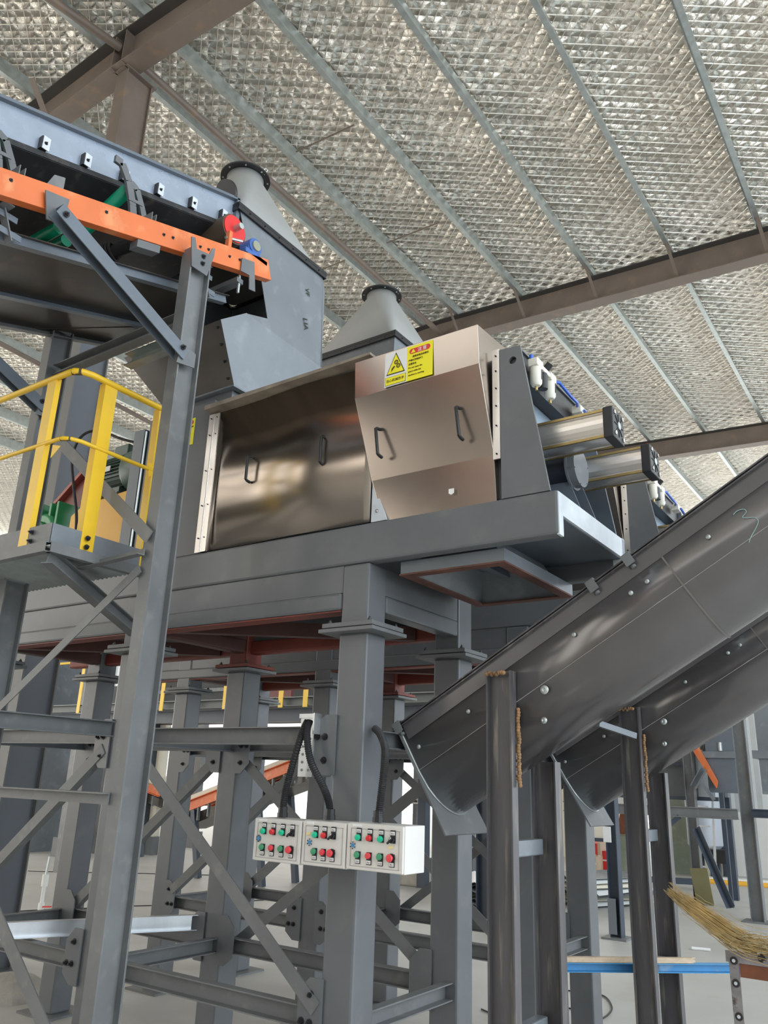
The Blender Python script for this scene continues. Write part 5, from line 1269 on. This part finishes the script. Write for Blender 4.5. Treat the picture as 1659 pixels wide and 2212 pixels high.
# cream pier and dark stanchion by the end wall
o = thing('wall_pier', 'tall cream painted pier at the end wall', 'pier', (-4.48, 19.0, 0))
MB().box((-4.78, 18.9, 0), (-4.42, 19.24, 5.4)).build('shaft', CREAMP, o)
o = thing('wall_stanchion', 'dark stanchion with white edge standing between pier and white wall', 'column', (-4.27, 18.9, 0))
MB().box((-4.40, 18.85, 0), (-4.24, 19.1, 5.4)).build('shaft', DKB, o); MB().box((-4.24, 18.84, 0), (-4.18, 19.1, 5.4)).build('edge', GREYL, o)
# wide grey duct left of the right column
o = thing('grey_duct', 'wide flat grey duct with a flange, left of the column at the right edge', 'duct', (-3.05, 14.0, 1.55))
MB().box((-3.38, 14.0, 1.62), (-2.95, 14.5, 4.3)).build('duct_body', BLUEG, o)
MB().box((-2.60, 14.0, 1.62), (-2.25, 14.4, 4.3)).build('duct_body', GREYL, o)
MB().box((-3.45, 13.95, 2.14), (-2.90, 14.55, 2.24)).build('duct_flange', GREYL, o)
MB().box((-2.68, 13.95, 2.14), (-1.9, 14.5, 2.26)).build('duct_flange', GREYL, o)
MB().box((-3.2, 13.9, 0.0), (-3.15, 13.95, 1.62)).build('duct_leg', DKB, o)
MB().cyl((-3.15, 14.0, 2.25), (-3.15, 14.0, 2.38), .03, 8).build('duct_valve', GALV, o)
# yellow hose along wall foot, kerb
p, q = at(1500, 1902, 'Z', .03), at(1700, 1917, 'Z', .03)
tube_thing('yellow_pipe', p, q, .05, YELLOWG, 'yellow pipe lying on the floor along the end wall', 'pipe')
tag(MB().bar(at(1500, 1896, 'Z', .03), at(1700, 1908, 'Z', .03), .25, .06).build('kerb', WHITEP), 'pale low kerb strip behind the yellow pipe', 'kerb')
# yellow pole, red boxes, cartons
p = at(1271, 1897, 'Z', 0)
o = thing('marker_pole', 'slim yellow pole standing before the red boxes', 'pole', tuple(p))
MB().cyl(p, p + V(0, 0, .95), .03, 10).build('tube', YELLOW, o, smooth=True); MB().cyl(p + V(.07, .0, 0), p + V(.07, 0, .95), .02, 10).build('tube', YELLOW, o, smooth=True)
def carton(px0, py0, px1, py1, Y, m, label, dp=.6, text=None):
    a, c = at(px0, py0, 'Y', Y), at(px1, py1, 'Y', Y)
    z0 = 0 if c.z < .2 else c.z; o = thing('carton', label, 'box', ((a.x + c.x) / 2, Y, z0), 'red and brown cartons by the wall')
    bx = MB().box((a.x, Y, z0), (c.x, Y + dp, a.z)).build('box_body', m, o)
    MB().box((a.x, Y - .004, (z0 + a.z) / 2 - .015), (c.x, Y, (z0 + a.z) / 2 + .015)).build('tape', WHITE, bx)
carton(1262, 1820, 1300, 1868, 18.2, RED, 'large red carton behind the yellow pole')
carton(1299, 1838, 1312, 1862, 18.0, RED, 'small red carton with white print, right of the large one')
carton(1268, 1850, 1288, 1871, 17.6, CARD, 'brown carton on the floor below the large red one')
carton(1290, 1820, 1298, 1862, 17.9, CARD, 'narrow brown carton standing between the red ones')
# white sheet plate by the slim column, dark shelf under cream board
p0, p1 = at(1302, 1785, 'Y', 9.7), at(1320, 1820, 'Y', 9.7)
tag(MB().box((p0.x, 9.7, p1.z), (p1.x, 9.71, p0.z)).build('white_notice', WHITE), 'blank white notice sheet fixed at the dark slim column', 'notice')
p0, p1 = at(1258, 1785, 'Y', 9.9), at(1306, 1811, 'Y', 9.9)
o = thing('box_cabinet', 'cream cabinet with a dark bottom edge, left of the white notice sheet', 'cabinet', (p0.x, 9.9, p1.z))
MB().box((p0.x - .05, 9.9, p1.z), (p1.x, 10.1, p0.z + .1)).build('cabinet_body', CREAMP, o); MB().box((p0.x - .05, 9.88, p1.z - .04), (p1.x, 10.1, p1.z)).build('bottom_edge', DKB, o)
# rusty drum and bag
p = at(1338, 1858, 'Z', 0)
p = V(-5.75, 17.0, 0)
o = thing('rusty_hopper_scrap', 'rusty brown scrap iron on top of a dull green bin behind the dark column', 'scrap', tuple(p))
MB().lathe(p, (0, 0, 1), [(0, .16), (.1, .20), (.75, .24), (.78, .1)], 16).build('green_bin', MURK, o, smooth=True)
MB().plate([p + V(-.22, 0, .78), p + V(.2, 0, .76), p + V(.25, 0, 1.05), p + V(.05, 0, 1.0), p + V(.12, 0, 1.35), p + V(-.12, 0, 1.15)], (0, .12, 0)).build('scrap_piece', RUSTY, o)

# ================================================================== BACKGROUND LEFT (behind the stands)
YW = 8.6
o = thing('far_walkway', 'far raised walkway with short yellow posts seen between the columns', 'platform', (-9, YW, 2.4))
MB().chan((-14, YW, 2.60), (-3.0, YW, 2.60), .10, .12, .01).build('edge_beam', mat('far_green_grey', (.14, .155, .15), .5), o)
MB().box((-14, YW + .1, 2.66), (-3.0, YW + 1.0, 2.68)).build('deck', GALV, o)
MB().ibeam((-14, YW + .3, 2.45), (-3.0, YW + .3, 2.45), .10, .18, .01).build('main_beam', DKB, o)
for (x_, zt_) in ((at(182, 1490, 'Y', YW).x, 3.3), (at(362, 1470, 'Y', YW).x, 3.45), (at(428, 1500, 'Y', YW).x, 2.85), (at(494, 1500, 'Y', YW).x, 2.85), (at(614, 1500, 'Y', YW).x, 2.85), (at(667, 1500, 'Y', YW).x, 2.85)):
    MB().box((x_ - .04, YW - .07, 2.52), (x_ + .04, YW - .06, zt_)).build('railing_post', YELLOW, o)
MB().cyl((-14, YW - .05, 3.38), (-9.2, YW - .05, 3.38), .02, 8).build('hand_rail', YELLOW, o)
for x_ in (-12.6, -8.6, -6.2, -4.2): MB().box((x_ - .08, YW + .3, 0), (x_ + .08, YW + .46, 2.4)).build('walkway_leg', GREYD, o)
mesh_g = MB().box((-9.35, YW + 1.2, 2.7), (-8.55, YW + 1.25, 3.5)).build('mesh_guard', MAROON, o)
xa_ = at(262, 1560, 'Y', 11.4).x; za_ = at(500, 1556, 'Y', 11.4).z
o = thing('far_machine', 'dark far machine body filling the gap behind the walkway', 'machine', (-9, 11.4, 0))
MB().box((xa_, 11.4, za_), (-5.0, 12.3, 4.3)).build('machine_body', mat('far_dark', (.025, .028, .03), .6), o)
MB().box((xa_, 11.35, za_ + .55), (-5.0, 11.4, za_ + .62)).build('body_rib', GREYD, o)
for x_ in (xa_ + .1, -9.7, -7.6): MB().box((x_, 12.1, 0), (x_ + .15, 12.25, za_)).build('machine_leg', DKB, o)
tag(MB().box((-16.6, 10.2, 0.0), (-15.9, 11.4, 4.2)).build('far_hood', GREYL), 'pale grey far box-shaped duct left of the far yellow posts', 'machine')
# far conveyors
def far_conv(p, q, w_, label):
    p, q = V(p), V(q); o = thing('far_conveyor', label, 'conveyor', tuple((p + q) / 2))
    MB().chan(p, q, .06, .17, .01).build('side_beam', ORANGE, o)
    MB().chan(p + V(0, w_, 0), q + V(0, w_, 0), .06, .17, .01).build('side_beam', ORANGE, o)
    MB().bar(p + V(0, w_ / 2, .13), q + V(0, w_ / 2, .13), w_ * .85, .10).build('belt_cover', CREAMP, o)
    MB().bar(p + V(0, w_ / 2, -.22), q + V(0, w_ / 2, -.22), w_ * .8, .16).build('belly_pan', DARK, o)
    n = 16
    for i in range(n):
        c = p.lerp(q, (i + .5) / n); MB().bar(c + V(0, -.02, -.1), c + V(0, -.02, -.3), .03, .05).build('roller_bracket', GREYD, o)
    for t in (.12, .5, .88):
        c = p.lerp(q, t)
        for dy in (0, w_): MB().bar(V(c.x, c.y + dy, c.z - .1), V(c.x + .25, c.y + dy, 0), .09, .09).build('leg', DKB, o)
    return o
far_conv(at(380, 1752, 'Y', 10.2), at(760, 1603, 'Y', 10.2), .8, 'far orange-sided conveyor rising to the right behind the stands')
far_conv(at(60, 1600, 'Y', 11.8), at(345, 1712, 'Y', 11.8), .8, 'far orange-sided conveyor sloping down to the right, seen at left')
# far slender hall posts on the open left side
for (px, py, wd, lb) in ((132, 1850, .18, 'grey far post with base box, leftmost in the bright opening'), (208, 1842, .2, 'black far post left of the leg, in the bright opening'), (325, 1845, .22, 'pale far post seen right of the conveyor leg'), (412, 1830, .25, 'dark far post base beside the second-row column'), (905, 1898, .22, 'far column above the concrete block'), (1012, 1893, .2, 'far grey post with thick foot, left of the front trough post')):
    p = at(px, py, 'Z', 0); o = thing('far_post', lb, 'column', tuple(p))
    MB().box((p.x - wd / 2, p.y - .08, 0), (p.x + wd / 2, p.y + .08, 3.4)).build('shaft', GREYD if 'pale' not in lb else CREAMP, o)
    MB().box((p.x - wd * .8, p.y - .14, 0), (p.x + wd * .8, p.y + .14, .35)).build('foot', GREY, o)
# small far control box on a stand in the bright gap
p0, p1 = at(884, 1717, 'Y', 13), at(904, 1737, 'Y', 13)
o = thing('far_control_box', 'tiny far control box on a thin stand in the bright gap', 'control box', ((p0.x + p1.x) / 2, 13, 0))
MB().box((p0.x, 13, p1.z), (p1.x, 13.15, p0.z)).build('enclosure', CREAM, o)
MB().box(((p0.x + p1.x) / 2 - .03, 13.05, 0), ((p0.x + p1.x) / 2 + .03, 13.1, p1.z)).build('stand', GREYD, o)
b = MB(); w_ = p1.x - p0.x; h_ = p0.z - p1.z
for i in range(3):
    for j in range(2): b.box((p0.x + w_ * (.15 + .27 * i), 12.98, p1.z + h_ * (.2 + .42 * j)), (p0.x + w_ * (.32 + .27 * i), 13, p1.z + h_ * (.42 + .42 * j)))
b.build('switches', BLKST, o)
# bright white lean-to wall beyond the open side
tag(MB().box((-25.6, 4, 0), (-25.4, 24, .45)).build('low_parapet', WHITEP), 'low white parapet at the far left edge of the floor', 'parapet')

for o_ in bpy.data.objects:
    if '_o' in o_: del o_['_o']
